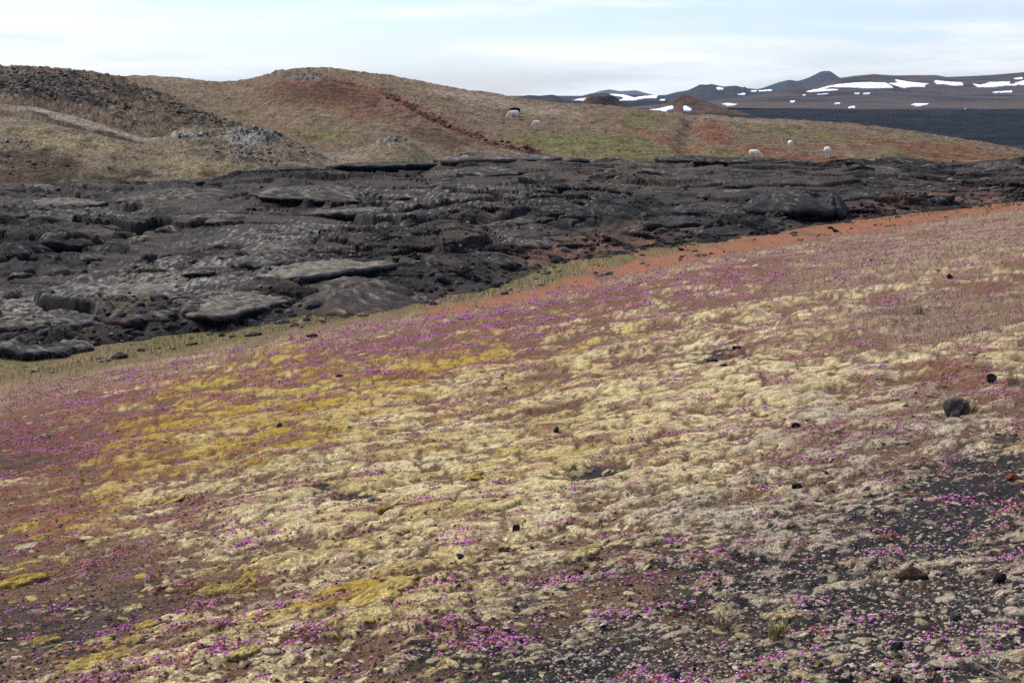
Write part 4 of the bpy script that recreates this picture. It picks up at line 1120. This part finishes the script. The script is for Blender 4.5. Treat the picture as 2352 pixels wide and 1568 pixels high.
n_mc = 620
pos, i, j = pick(near, slope_m * vis * (0.15 + ss(0.75, 0.35, cover)) * np.clip(1.7 - Yn_ / 10, 0.03, 1.2) * Yn_, n_mc, 307)
rad = (0.010 + 0.0007 * pos[:, 1]) * np.clip(np.exp(rs.normal(0.0, 0.5, n_mc)), .4, 2.4)
scl = np.stack([rad * rs.uniform(1.0, 1.9, n_mc), rad * rs.uniform(.8, 1.2, n_mc), rad * rs.uniform(.25, .45, n_mc)], -1)
t_ = rs.uniform(0, 1, (n_mc, 1)); gk = np.clip(gm[i, j], 0, 1)[:, None]; yk = np.clip(ym[i, j], 0, 1)[:, None]
cc = c8(200, 182, 138) * (1 - gk) + c8(166, 152, 134) * gk
cc = cc * (1 - yk) + c8(170, 142, 66) * yk
cc = np.where((t_ < 0.16) & (near.U[i, j] < 1100)[:, None], c8(168, 144, 76)[None], cc) * (0.85 + 0.3 * rs.uniform(0, 1, (n_mc, 1)))
scatter("moss_clumps", ICO2, pos, scl, cc, M_moss, "small cream and golden moss clumps dotted over bare soil", "moss", jitter=0.07, smooth=True)


# grass
def blades(name, pos, length, lean_, colr, label, seed, width=0.0022):
    rs = np.random.default_rng(seed)
    n = len(pos)
    a = rs.uniform(0, 6.28, n); dx, dy = np.cos(a), np.sin(a)
    wv = np.maximum(width, pos[:, 1] * 0.00016)
    sx, sy = -dy * wv, dx * wv
    b = rs.uniform(0, 6.28, n); lx, ly = np.cos(b) * lean_ * length, np.sin(b) * lean_ * length
    v0 = pos + np.stack([sx, sy, 0 * sx - 0.01], -1); v1 = pos - np.stack([sx, sy, 0 * sx + 0.01], -1)
    mid = pos + np.stack([lx * .35, ly * .35, length * 0.65], -1)
    v2 = mid - np.stack([sx, sy, 0 * sx], -1) * .7; v3 = mid + np.stack([sx, sy, 0 * sx], -1) * .7
    tip = pos + np.stack([lx, ly, length * (1 - 0.25 * lean_)], -1)
    V3 = np.stack([v0, v1, v2, v3, tip], 1)
    f = np.array([[0, 1, 2], [0, 2, 3], [3, 2, 4]])[None] + (np.arange(n) * 5)[:, None, None]
    o = mesh_np(name, V3.reshape(-1, 3), f.reshape(-1, 3), M_plant, np.repeat(colr[:, None], 5, 1).reshape(-1, 3), smooth=False)
    tag(o, label, "grass", kind="stuff")


n_g = 11000
pos, i, j = pick(near, (dry * (0.4 + 0.6 * (V * 0 + 1 if False else 1))) * vis * Yn_ ** 0.2, n_g, 311)
t_ = rs.uniform(0, 1, (n_g, 1))
gc = c8(182, 160, 130) * (1 - t_) + c8(134, 110, 94) * t_
blades("dry_grass", pos, rs.uniform(0.03, 0.09, n_g), rs.uniform(0.5, 1.2, n_g), gc, "dry straw coloured grass along the foot of the slope", 312)
n_g = 7000
pos, i, j = pick(near, fl * (1 - path_m) * ss(12, 3, wdist) * vis, n_g, 313)
t_ = rs.uniform(0, 1, (n_g, 1))
gc = c8(120, 110, 74) * (1 - t_) + c8(152, 130, 104) * t_
blades("gully_grass", pos, rs.uniform(0.06, 0.16, n_g), rs.uniform(0.2, 0.8, n_g), gc, "short green grass strip between the lava and the path", 314)

# rubble on the lava and hills
n_r = 5000
pos, i, j = pick(lava, (0.08 + rough) * np.clip(edge, 0, 1) * (lava.U > -60) * (lava.U < 2412) * (0.3 + 0.7 * ss(-.2, .4, a2)), n_r, 321, rows=NL)
yv = pos[:, 1]; rad = 0.032 * np.clip(np.exp(rs.normal(0, 0.5, n_r)), .3, 2.6) * yv / 55
scl = np.stack([rad * rs.uniform(.8, 1.8, n_r), rad * rs.uniform(.8, 1.5, n_r), rad * rs.uniform(.5, 1.0, n_r)], -1)
t_ = rs.uniform(0, 1, (n_r, 1))
cc = np.where(t_ < .6, c8(40, 39, 42)[None], np.where(t_ < .85, c8(82, 76, 74)[None], c8(140, 132, 120)[None]))
scatter("rubble", ICO1, pos, scl, cc, M_lava, None, None, parent=lv, jitter=0.2)
# loose blocks along the near edge of the flow
n_r = 700
fr = ss(-0.06, 0.0, tt) * ss(0.16, 0.02, tt)
pos, i, j = pick(lava, fr * (lava.U > -60) * (lava.U < 2412), n_r, 322, rows=NL)
rad = 0.075 * np.clip(np.exp(rs.normal(0, 0.5, n_r)), .4, 3)
scl = np.stack([rad * rs.uniform(.8, 1.8, n_r), rad * rs.uniform(.8, 1.5, n_r), rad * rs.uniform(.5, 1.0, n_r)], -1)
t_ = rs.uniform(0, 1, (n_r, 1))
cc = np.where(t_ < .75, c8(46, 44, 46)[None], c8(92, 84, 80)[None])
scatter("edge_rubble", ICO2, pos, scl, cc, M_lava, None, None, parent=lv, jitter=0.10)


n_r = 420
pos, i, j = pick(near, ss(9, 2.0, wdist) * ss(-1.5, 0.5, wdist) * (0.1 + ss(0.0, 0.5, nA + nB)) * vis, n_r, 325)
rad = 0.045 * np.clip(np.exp(rs.normal(0, 0.6, n_r)), .3, 3.5)
scl = np.stack([rad * rs.uniform(.8, 1.8, n_r), rad * rs.uniform(.8, 1.5, n_r), rad * rs.uniform(.5, 1.0, n_r)], -1)
t_ = rs.uniform(0, 1, (n_r, 1))
cc = np.where(t_ < .7, c8(50, 47, 48)[None], c8(104, 92, 84)[None])
scatter("strayed_stones", ICO1, pos, scl, cc, M_lava, "small black stones strayed from the lava onto the gully grass", "gravel", jitter=0.15)


def hill_rubble(sh, weight, n, size, parent, seed, cols):
    pos, i, j = pick(sh, weight * (sh.U > -60) * (sh.U < 2412), n, seed, rows=sh.R - 10)
    rs = np.random.default_rng(seed + 1)
    rad = size * np.clip(np.exp(rs.normal(0, 0.5, n)), .3, 2.2)
    scl = np.stack([rad * rs.uniform(.8, 1.6, n), rad * rs.uniform(.8, 1.4, n), rad * rs.uniform(.5, 1.0, n)], -1)
    t_ = rs.uniform(0, 1, n)
    cc = np.array([c8(*cols[min(int(a * len(cols)), len(cols) - 1)]) for a in t_])
    scatter("rubble", ICO1, pos, scl, cc, M_lava, None, None, parent=parent, jitter=0.22, seed=seed)


hill_rubble(h1, np.exp(-(sdist / 5) ** 2) * inx + 0.8 * ss(.5, .8, ells(h1.U, h1.V, [(700, 178, 90, 13, -6)])), 260, 0.10, hl, 331, [(46, 40, 38), (70, 60, 54), (58, 46, 40), (120, 112, 104)])
hill_rubble(h0, ells(h0.U, h0.V, [(100, 190, 170, 30), (140, 226, 160, 14, -8), (340, 208, 130, 26, 0, .7), (450, 265, 120, 20, -20, .6)]) ** 2, 1900, 0.10, ho, 333, [(52, 46, 43), (70, 60, 52), (92, 80, 70), (126, 120, 110)])
hill_rubble(h2s, ells(h2s.U, h2s.V, [(440, 312, 70, 14), (585, 312, 80, 18, 0, 1.2), (560, 352, 120, 26, -10, .7), (905, 326, 40, 8), (20, 330, 60, 12), (60, 380, 130, 26, 0, .5), (700, 352, 80, 12, -15, .6)]) ** 2, 900, 0.06, hk, 335, [(52, 48, 46), (80, 72, 66), (110, 104, 98), (158, 154, 146)])


# =============================================================== SINGLE ROCKS ON THE NEAR SLOPE
def rock_verts(seed, sx, sy, sz, cuts=14, rough_=0.14, blocky=False):
    rs = np.random.default_rng(seed)
    v, f = ICO3
    v = v.copy()
    if blocky: v = np.sign(v) * np.abs(v) ** 0.55 * 0.80
    for _ in range(cuts):
        d = rs.normal(size=3); d /= np.linalg.norm(d)
        lim = rs.uniform(0.45, 0.85)
        dd = v @ d
        v = v - np.clip(dd - lim, 0, None)[:, None] * d[None] * 0.97
    nn = fbm(v[:, 0] * 2.2 + seed, v[:, 1] * 2.2 + v[:, 2] * 1.7, seed, 4)
    n2_ = fbm(v[:, 0] * 6 + seed + v[:, 2] * 3, v[:, 1] * 6 - v[:, 2] * 5, seed + 7, 3)
    v = v * (1 + rough_ * 1.4 * nn + rough_ * 0.8 * n2_)[:, None]
    return v * np.array([sx, sy, sz]), f, nn, n2_


def slope_rock(label, u, v, wpx, hpx, base=(56, 53, 53), alt=(88, 82, 76), seed=0, name="rock", sink=0.42, rz=0.0, cuts=14, cat="rock", rough_=0.14):
    p = near.at(u, v)
    k = p.y / F
    sx, sz = wpx * k * 0.5, hpx * k * 0.5
    vv, f, nn, n2_ = rock_verts(seed, sx, sx * 0.8, sz * (1 + sink), cuts, rough_, wpx > 40)
    cz, sn = math.cos(rz), math.sin(rz)
    vv = np.stack([vv[:, 0] * cz - vv[:, 1] * sn, vv[:, 0] * sn + vv[:, 1] * cz, vv[:, 2]], -1)
    c = mixc(np.broadcast_to(c8(*base), vv.shape).copy(), c8(*alt), ss(-.1, .45, nn + 0.5 * n2_))
    o = mesh_np(name, vv + np.array([0, 0, sz * (1 - sink)]), f, M_rock, c)
    o.location = p
    return tag(o, label, cat, "loose rocks on the near slope")


ROCKS = [
    ("large lumpy dark grey lava rock, biggest on the near slope", 2195, 960, 62, 50, (70, 66, 62), (122, 115, 106)),
    ("black pointed lava rock up the slope from the biggest rock", 2274, 884, 32, 22, (38, 35, 35), (70, 60, 54)),
    ("small dark pyramid rock on cream moss near the top right", 2183, 642, 23, 15, (40, 34, 32), (72, 58, 50)),
    ("round black rock alone in the middle of the moss", 1279, 1005, 19, 20, (34, 32, 33), (60, 56, 54)),
    ("flat black rock at the right end of the cream moss", 1829, 1003, 38, 18, (36, 33, 33), (66, 60, 56)),
    ("black rock in the grassy hollow above the cream moss", 1637, 832, 44, 22, (44, 42, 42), (76, 70, 66)),
    ("smaller black rock just above the rock in the grassy hollow", 1692, 808, 28, 14, (42, 40, 40), (72, 66, 62)),
    ("thin black stone lying on pale moss below the hollow", 1664, 858, 28, 9, (34, 32, 32), (58, 54, 52)),
    ("round black cinder below the lone cream moss cushion", 1333, 1332, 26, 17, (40, 40, 43), (64, 64, 66)),
    ("squarish black rock at the right edge of the picture", 2296, 1342, 46, 32, (34, 32, 33), (62, 58, 56)),
    ("broad brown slab of rock sunk in cinders at lower right", 2095, 1325, 100, 40, (66, 54, 44), (104, 84, 64)),
    ("blue grey rock on cinders below the brown slab", 2192, 1418, 34, 30, (72, 72, 74), (104, 100, 98)),
    ("long thin black stone at the far top of the slope", 716, 774, 36, 11, (38, 35, 34), (58, 52, 50)),
    ("thin black stone among thyme above the yellow moss", 778, 874, 26, 9, (40, 38, 38), (62, 58, 56)),
    ("rust red rock on the dark cinders at the right", 2324, 1106, 40, 17, (120, 66, 46), (152, 88, 62)),
    ("orange stone in the dark hollow of the central moss", 1355, 1085, 16, 10, (176, 108, 70), (196, 134, 92)),
    ("orange brown stone at the edge of the round gravel hollow", 880, 1142, 24, 13, (150, 92, 66), (168, 110, 80)),
    ("reddish stone below the round gravel hollow", 872, 1178, 20, 9, (140, 86, 62), (160, 102, 76)),
    ("black cinder rock at the bottom edge right of centre", 2060, 1556, 42, 30, (46, 46, 49), (74, 72, 72)),
    ("dark round rock at the bottom between orange soil patches", 1936, 1570, 46, 30, (42, 42, 45), (66, 66, 68)),
    ("charcoal rock at the bottom below the thyme group", 1550, 1552, 52, 32, (48, 48, 52), (74, 74, 76)),
    ("black lump of lava beside the pale lichen at lower right", 2058, 1482, 40, 26, (46, 48, 52), (76, 78, 80)),
    ("small black rock left of the brown slab", 1830, 1128, 40, 20, (40, 38, 38), (70, 66, 62)),
    ("tan stone at the lower right among black cinders", 2166, 1460, 28, 18, (136, 116, 98), (164, 146, 124)),
    ("black stone peeking from thyme left of the orange soil", 1056, 1290, 26, 14, (42, 40, 40), (66, 62, 60)),
    ("dark stone above the left end of the lone cream cushion", 1186, 1228, 30, 18, (44, 44, 45), (66, 64, 64)),
    ("dark tuft-like rock in the yellow moss at left", 641, 990, 20, 12, (58, 58, 52), (92, 90, 80)),
]
for k, (lab, u, v, wp, hp, b_, a_) in enumerate(ROCKS):
    slope_rock(lab, u, v, wp, hp * (1.0 if k == 0 else 0.85), b_, a_, seed=51 if k == 0 else 40 + k * 3, rz=0.3 * k, cuts=3 if k == 0 else 14, rough_=0.34 if k == 0 else 0.16)

# =============================================================== SINGLE MOSS CUSHIONS
CUSH = [
    ("lone smooth cream moss cushion on orange soil, lower middle", 1335, 1300, 82, 44, (200, 178, 128), (150, 130, 80)),
    ("pale oval moss cushion alone on brown soil at lower left", 302, 1392, 64, 22, (186, 170, 128), (150, 132, 84)),
    ("cream moss cushion right below the yellow oval one", 428, 1420, 74, 30, (192, 172, 118), (160, 138, 74)),
    ("pale moss cushion furthest right of the lower left group", 521, 1394, 52, 24, (196, 178, 132), (160, 144, 96)),
    ("pale grey green moss cushion low at the left", 227, 1476, 74, 28, (178, 160, 120), (140, 126, 84)),
    ("cream moss cushion at the bottom among thyme flowers", 556, 1530, 78, 32, (198, 176, 112), (156, 138, 84)),
    ("big golden oval moss cushion at lower left", 505, 1346, 112, 44, (166, 142, 84), (146, 124, 72)),
    ("olive moss cushion beside pale sand at the left edge", 100, 1470, 90, 34, (146, 128, 78), (130, 114, 72)),
    ("large golden moss cushion at the bottom left corner", 214, 1540, 160, 48, (170, 146, 84), (150, 128, 74)),
    ("golden moss cushion cut by the left edge", 40, 1336, 130, 46, (166, 140, 68), (146, 122, 66)),
    ("two tone moss cushion with golden top, lower left", 334, 1432, 74, 26, (170, 144, 70), (186, 166, 116)),
    ("white grey moss cushion at the left edge above the golden one", 62, 1258, 70, 22, (188, 178, 152), (160, 150, 120)),
    ("thin cream moss cushion below the large golden dome", 974, 1414, 80, 22, (206, 186, 140), (176, 156, 110)),
    ("large golden moss dome at lower middle", 872, 1392, 200, 52, (184, 160, 98), (166, 140, 74)),
    ("smooth cream moss cushion above the orange soil", 1175, 1262, 60, 24, (196, 176, 126), (160, 142, 96)),
    ("golden moss cushion at the right end of the gravel hollow", 882, 1196, 44, 26, (168, 142, 80), (148, 124, 70)),
    ("golden moss dome under the central thyme band", 1075, 1110, 76, 28, (176, 152, 90), (160, 136, 80)),
    ("cream moss cushion at the bottom right edge on cinders", 2000, 1566, 60, 20, (190, 164, 112), (160, 140, 100)),
    ("cream moss hummock on grey lichen left of the brown slab", 1795, 1400, 90, 22, (176, 158, 126), (150, 134, 110)),
]
for k, (lab, u, v, wp, hp, b_, a_) in enumerate(CUSH):
    p = near.at(u, v)
    kk = p.y / F
    sx, sz = wp * kk * 0.5, hp * kk * 0.36
    vv, f = ICO3
    vv = vv.copy()
    a0 = np.arctan2(vv[:, 1], vv[:, 0])
    rsx = np.random.default_rng(900 + k)
    rad = 1 + sum(rsx.normal() * 0.30 / q ** 0.9 * np.cos(q * a0 + rsx.uniform(0, 6)) for q in range(2, 14)) * 0.8
    nn = fbm(vv[:, 0] * 1.8 + k * 7, vv[:, 1] * 1.8, 500 + k, 4); n2_ = fbm(vv[:, 0] * 9 + k, vv[:, 1] * 9 + vv[:, 2] * 6, 600 + k, 3)
    vv[:, 0] *= sx * rad; vv[:, 1] *= sx * 0.75 * rad
    vv[:, 2] = np.sign(vv[:, 2]) * np.abs(vv[:, 2]) ** 0.8 * sz * (1 + 0.55 * nn + 0.22 * n2_)
    # follow the lie of the slope
    pr, pl = near.at(u + 20, v), near.at(u - 20, v)
    vv[:, 2] += vv[:, 0] * float(np.clip((pr.z - pl.z) / max(pr.x - pl.x, .01), -.2, .3))
    c = mixc(np.broadcast_to(c8(*b_), vv.shape).copy(), c8(*a_), ss(-.05, .45, nn + 0.35 * n2_))
    c = mixc(c * 1.08, c8(110, 92, 62), ss(.15, .5, n2_) * 0.4)
    c = mixc(c, c8(104, 82, 66), ss(0.78, 1.0, np.hypot(ICO3[0][:, 0], ICO3[0][:, 1]) + 0.25 * n2_) * 0.6)
    c = grain(c[None], 70 + k, 0.12, 0.10, 0.14)[0]
    o = mesh_np("moss_cushion", vv + np.array([0, 0, sz * 0.05]), f, M_moss, c)
    o.location = p
    tag(o, lab, "moss", "single moss cushions")

# =============================================================== DRY TWIGS
def tube(path, r0_, r1_, seg=6):
    path = np.array(path, float); n = len(path)
    vs, fs = [], []
    for k in range(n):
        d = path[min(k + 1, n - 1)] - path[max(k - 1, 0)]; d /= np.linalg.norm(d) + 1e-9
        a = np.cross(d, [0.3, 0.9, 0.2]); a /= np.linalg.norm(a); b = np.cross(d, a)
        r = r0_ + (r1_ - r0_) * k / (n - 1)
        for q in range(seg):
            t = 2 * math.pi * q / seg
            vs.append(path[k] + r * (a * math.cos(t) + b * math.sin(t)))
    for k in range(n - 1):
        for q in range(seg):
            fs.append((k * seg + q, k * seg + (q + 1) % seg, (k + 1) * seg + (q + 1) % seg, (k + 1) * seg + q))
    return vs, fs


def twig_shrub(label, u, v, branches, r):
    p = near.at(u, v); k = p.y / F
    V_, F_ = [], []
    rs = np.random.default_rng(77)
    for br in branches:
        pts = [np.array([(a - u) * k, 0.02 * q + rs.normal() * .004, -(b - v) * k + 0.01]) for q, (a, b) in enumerate(br)]
        fine = []
        for q in range(len(pts) - 1):
            for t in (0, .33, .66):
                fine.append(pts[q] * (1 - t) + pts[q + 1] * t + rs.normal(size=3) * 0.0018)
        fine.append(pts[-1])
        vs, fs = tube(fine, r, r * 0.35)
        o_ = len(V_); V_ += vs; F_ += [tuple(i_ + o_ for i_ in f_) for f_ in fs]
    o = mesh_np("dry_twig", np.array(V_), np.array(F_), M_twig)
    o.location = p
    return tag(o, label, "twig")


twig_shrub("bleached branching twig at the bottom right corner", 2340, 1562,
           [[(2340, 1568), (2310, 1545), (2285, 1520), (2272, 1495), (2265, 1462)], [(2310, 1545), (2270, 1530), (2235, 1512)], [(2330, 1560), (2290, 1556), (2240, 1550)], [(2340, 1566), (2300, 1572), (2250, 1585)],
            [(2340, 1562), (2365, 1540), (2390, 1525)], [(2285, 1520), (2300, 1500), (2312, 1490)]], 0.0042)
twig_shrub("thin bleached twig on the cinders below the blue grey rock", 2150, 1412, [[(2140, 1424), (2148, 1402), (2140, 1392), (2128, 1400)], [(2148, 1402), (2160, 1408)]], 0.002)
twig_shrub("thin pale twig standing in the grassy hollow", 1622, 842, [[(1622, 846), (1619, 830), (1615, 812)], [(1619, 830), (1608, 842)]], 0.004)

# grass tufts one can tell apart
def tuft(label, u, v, hpx, nbl, seed, pal_):
    p = near.at(u, v); k = p.y / F
    rs = np.random.default_rng(seed)
    L_ = hpx * k * rs.uniform(0.5, 1.1, nbl)
    V_, F_, C_ = [], [], []
    for q in range(nbl):
        a = rs.uniform(0, 6.28); sp = rs.uniform(0.2, 1.3); b0 = rs.normal(size=2) * 0.35 * hpx * k * .5
        d = np.array([math.cos(a), math.sin(a)])
        w_ = 0.0016 + p.y * 0.0001
        col_ = c8(*pal_[rs.integers(len(pal_))])
        side_ = np.array([-d[1], d[0]]) * w_
        prev = None
        for t in (0, .4, .75, 1.0):
            c_ = b0 + d * sp * L_[q] * t ** 1.6
            z_ = L_[q] * t * (1 - 0.35 * sp * t * .8) - 0.01 * (t == 0)
            w2 = side_ * (1 - t * 0.85)
            V_ += [(c_[0] - w2[0], c_[1] - w2[1], z_), (c_[0] + w2[0], c_[1] + w2[1], z_)]; C_ += [col_, col_]
            n_ = len(V_)
            if prev is not None: F_.append((prev - 2, prev - 1, n_ - 1, n_ - 2))
            prev = n_
    o = mesh_np("grass_tuft", np.array(V_), np.array(F_), M_plant, np.array(C_), smooth=False)
    o.location = p
    tag(o, label, "grass", "single grass tufts")


GP = [(150, 140, 80), (120, 118, 60), (176, 156, 116)]
DP = [(186, 166, 132), (150, 126, 98), (168, 150, 116)]
tuft("yellow green grass tuft beside thyme at lower right", 1785, 1455, 60, 70, 1, GP)
tuft("dry grass tuft at lower right left of the green tuft", 1660, 1425, 55, 45, 2, DP)
tuft("grass tuft hugging the biggest dark rock", 2235, 950, 34, 40, 3, GP)
tuft("pale grass tuft right of the biggest rock near the edge", 2325, 890, 40, 50, 4, DP)
tuft("thin seed stalks standing on cream moss", 1560, 1000, 30, 8, 5, [(120, 90, 70)])
tuft("dry grass tuft in the moss right of the cream centre", 1490, 1025, 36, 40, 6, DP)
tuft("pale dry grass tuft on the grey heath at upper right", 2110, 735, 40, 60, 7, DP)
tuft("dry grass tuft on cinders at the right of the pale lichen", 2010, 1345, 40, 40, 8, DP)
tuft("small green plant at the foot of the lone cream cushion", 1345, 1318, 16, 40, 9, [(104, 112, 44), (130, 126, 58)])
tuft("bright yellow green sprig among thyme at lower middle", 1020, 1355, 22, 40, 10, [(150, 150, 40), (120, 120, 50)])


# =============================================================== SHEEP
def lathe(path, radii, seg=12):
    """closed tube with round ends along a path; radius pairs are (across, up)"""
    path = np.array(path, float); n = len(path)
    vs, fs = [], []
    for k in range(n):
        d = path[min(k + 1, n - 1)] - path[max(k - 1, 0)]; d /= np.linalg.norm(d) + 1e-9
        a = np.cross(d, [0, 0, 1.0])
        if np.linalg.norm(a) < 0.2: a = np.cross(d, [1.0, 0, 0])
        a /= np.linalg.norm(a); b = np.cross(a, d)
        ra, rb = radii[k] if isinstance(radii[k], tuple) else (radii[k], radii[k])
        for q in range(seg):
            t = 2 * math.pi * q / seg
            vs.append(path[k] + ra * a * math.cos(t) + rb * b * math.sin(t))
    for k in range(n - 1):
        for q in range(seg):
            fs.append([k * seg + q, k * seg + (q + 1) % seg, (k + 1) * seg + (q + 1) % seg, (k + 1) * seg + q])
    vs += [path[0], path[-1]]
    c0, c1 = n * seg, n * seg + 1
    for q in range(seg):
        fs.append([q, c0, (q + 1) % seg]); fs.append([(n - 1) * seg + q, (n - 1) * seg + (q + 1) % seg, c1])
    return [tuple(v) for v in vs], fs


def sheep(label, sh, u, v, height, heading, mat, head="down", stride=0.0, fat=1.0, turn=0.0):
    """one continuous body facing +x before turning; hooves at z = 0; lifted from tubes by a voxel skin"""
    pieces = []
    # barrel: rump, loin, belly, chest, shoulder
    pieces.append(lathe([(-.50, 0, .66), (-.47, 0, .66), (-.40, 0, .655), (-.22, 0, .65), (0, 0, .635), (.2, 0, .64), (.34, 0, .66), (.43, 0, .67), (.47, 0, .67)],
                        [.05, (.13 * fat, .15), (.19 * fat, .21), (.225 * fat, .235), (.235 * fat, .245), (.215 * fat, .24), (.17 * fat, .20), (.11, .14), .05], 16))
    if head == "down":
        hy = turn
        neck = [(.36, 0, .70), (.50, hy * .2, .60), (.62, hy * .5, .44), (.68, hy * .8, .34)]
        pieces.append(lathe(neck, [(.13, .16), (.11, .13), (.085, .10), (.07, .08)], 12))
        hd = [(.65, hy * .75, .40), (.69, hy * .85, .33), (.75, hy * .95, .22), (.79, hy, .14), (.80, hy, .11)]
        pieces.append(lathe(hd, [.06, (.072, .085), (.056, .065), (.042, .045), .025], 12))
        ex, ez = .65, .38
    else:
        neck = [(.36, 0, .74), (.50, 0, .86), (.58, 0, .98)]
        pieces.append(lathe(neck, [(.13, .16), (.10, .12), (.08, .09)], 12))
        hd = [(.54, 0, 1.0), (.62, 0, 1.0), (.73, 0, .93), (.78, 0, .89)]
        pieces.append(lathe(hd, [.06, (.07, .08), (.052, .056), .03], 12))
        ex, ez, hy = .56, 1.02, 0
    for s_ in (-1, 1):      # ears
        pieces.append(lathe([(ex, hy * .75 + s_ * .05, ez + .03), (ex - .02, hy * .75 + s_ * .11, ez + .05), (ex - .03, hy * .75 + s_ * .17, ez + .03)], [.02, (.018, .034), .010], 8))
    for s_, ph in ((-1, 1), (1, -1)):
        f = stride * ph
        # front leg: straight, wrist low down
        pieces.append(lathe([(.30, s_ * .115, .58), (.31 + f * .25, s_ * .115, .40), (.32 + f * .6, s_ * .11, .24), (.31 + f * .9, s_ * .11, .05), (.33 + f, s_ * .11, 0.0)],
                            [.085, .058, .036, .030, .036], 10))
        # hind leg: thigh, hock pointing back, upright shank
        pieces.append(lathe([(-.34, s_ * .12, .60), (-.30 - f * .2, s_ * .125, .45), (-.40 - f * .6, s_ * .12, .30), (-.385 - f * .9, s_ * .115, .06), (-.37 - f, s_ * .115, 0.0)],
                            [.12, .095, .042, .030, .036], 10))
    pieces.append(lathe([(-.48, 0, .72), (-.53, 0, .66), (-.54, 0, .58)], [.04, .045, .025], 8))     # tail
    V_, F_ = [], []
    for vs, fs in pieces:
        o_ = len(V_); V_ += vs; F_ += [[i_ + o_ for i_ in f_] for f_ in fs]
    me = bpy.data.meshes.new("sheep")
    me.from_pydata(V_, [], F_); me.update()
    bm = bmesh.new(); bm.from_mesh(me); bmesh.ops.recalc_face_normals(bm, faces=bm.faces[:]); bm.to_mesh(me); bm.free()
    k = height / 0.90
    me.transform(Matrix.Scale(k, 4))
    me.materials.append(mat)
    o = bpy.data.objects.new("sheep", me); COL.objects.link(o)
    rm = o.modifiers.new("skin", 'REMESH'); rm.mode = 'VOXEL'; rm.voxel_size = 0.025 * k; rm.use_smooth_shade = True
    sm = o.modifiers.new("soft", 'SMOOTH'); sm.factor = 0.5; sm.iterations = 2
    o.location = sh.at(u, v)
    o.rotation_euler = (0, 0, math.radians(heading))
    return tag(o, label, "sheep", "sheep grazing behind the lava")


# heading: 0 faces the picture's right, 90 away from the camera, 180 left
p_ewe = h1.at(1180, 272)
sheep("white ewe grazing side on, in front of the black sheep", h1, 1180, 271, 0.93, 186, M_wool, stride=.08)
ob = sheep("black sheep half hidden behind the white ewe on the slope", h1, 1183, 264, 0.95, 170, M_wool_b)
sheep("white lamb grazing downhill from the white ewe", h1, 1232, 288, 0.70, 214, M_wool, stride=.12)
sheep("white lamb with its back to us on the red earth", h1, 1815, 340, 0.72, 96, M_wool, fat=1.05)
sheep("large woolly white ewe seen from behind, rightmost of the flock", h1, 1900, 365, 0.98, 76, M_wool, fat=1.22)
sheep("white lamb grazing close behind the lava's edge", h1, 1732, 363, 0.80, -28, M_wool, turn=0.05)

# =============================================================== AIR
bm = bmesh.new(); bmesh.ops.create_cube(bm, size=1)
me = bpy.data.meshes.new("haze"); bm.to_mesh(me); bm.free()
hz = bpy.data.objects.new("haze", me); COL.objects.link(hz)
hz.scale = (24000, 19500, 420); hz.location = (0, 19500 / 2 - 500, 420 / 2 - 230)
mh = bpy.data.materials.new("haze_air"); mh.use_nodes = True
t = mh.node_tree; t.nodes.clear()
mo_ = t.nodes.new("ShaderNodeOutputMaterial"); pv = t.nodes.new("ShaderNodeVolumePrincipled")
pv.inputs['Color'].default_value = (0.60, 0.76, 1.0, 1); pv.inputs['Density'].default_value = 1.9e-5; pv.inputs['Anisotropy'].default_value = 0.0
t.links.new(pv.outputs[0], mo_.inputs['Volume'])
me.materials.append(mh)
tag(hz, "thin bluish haze in the air over the far hills", "haze", kind="stuff")
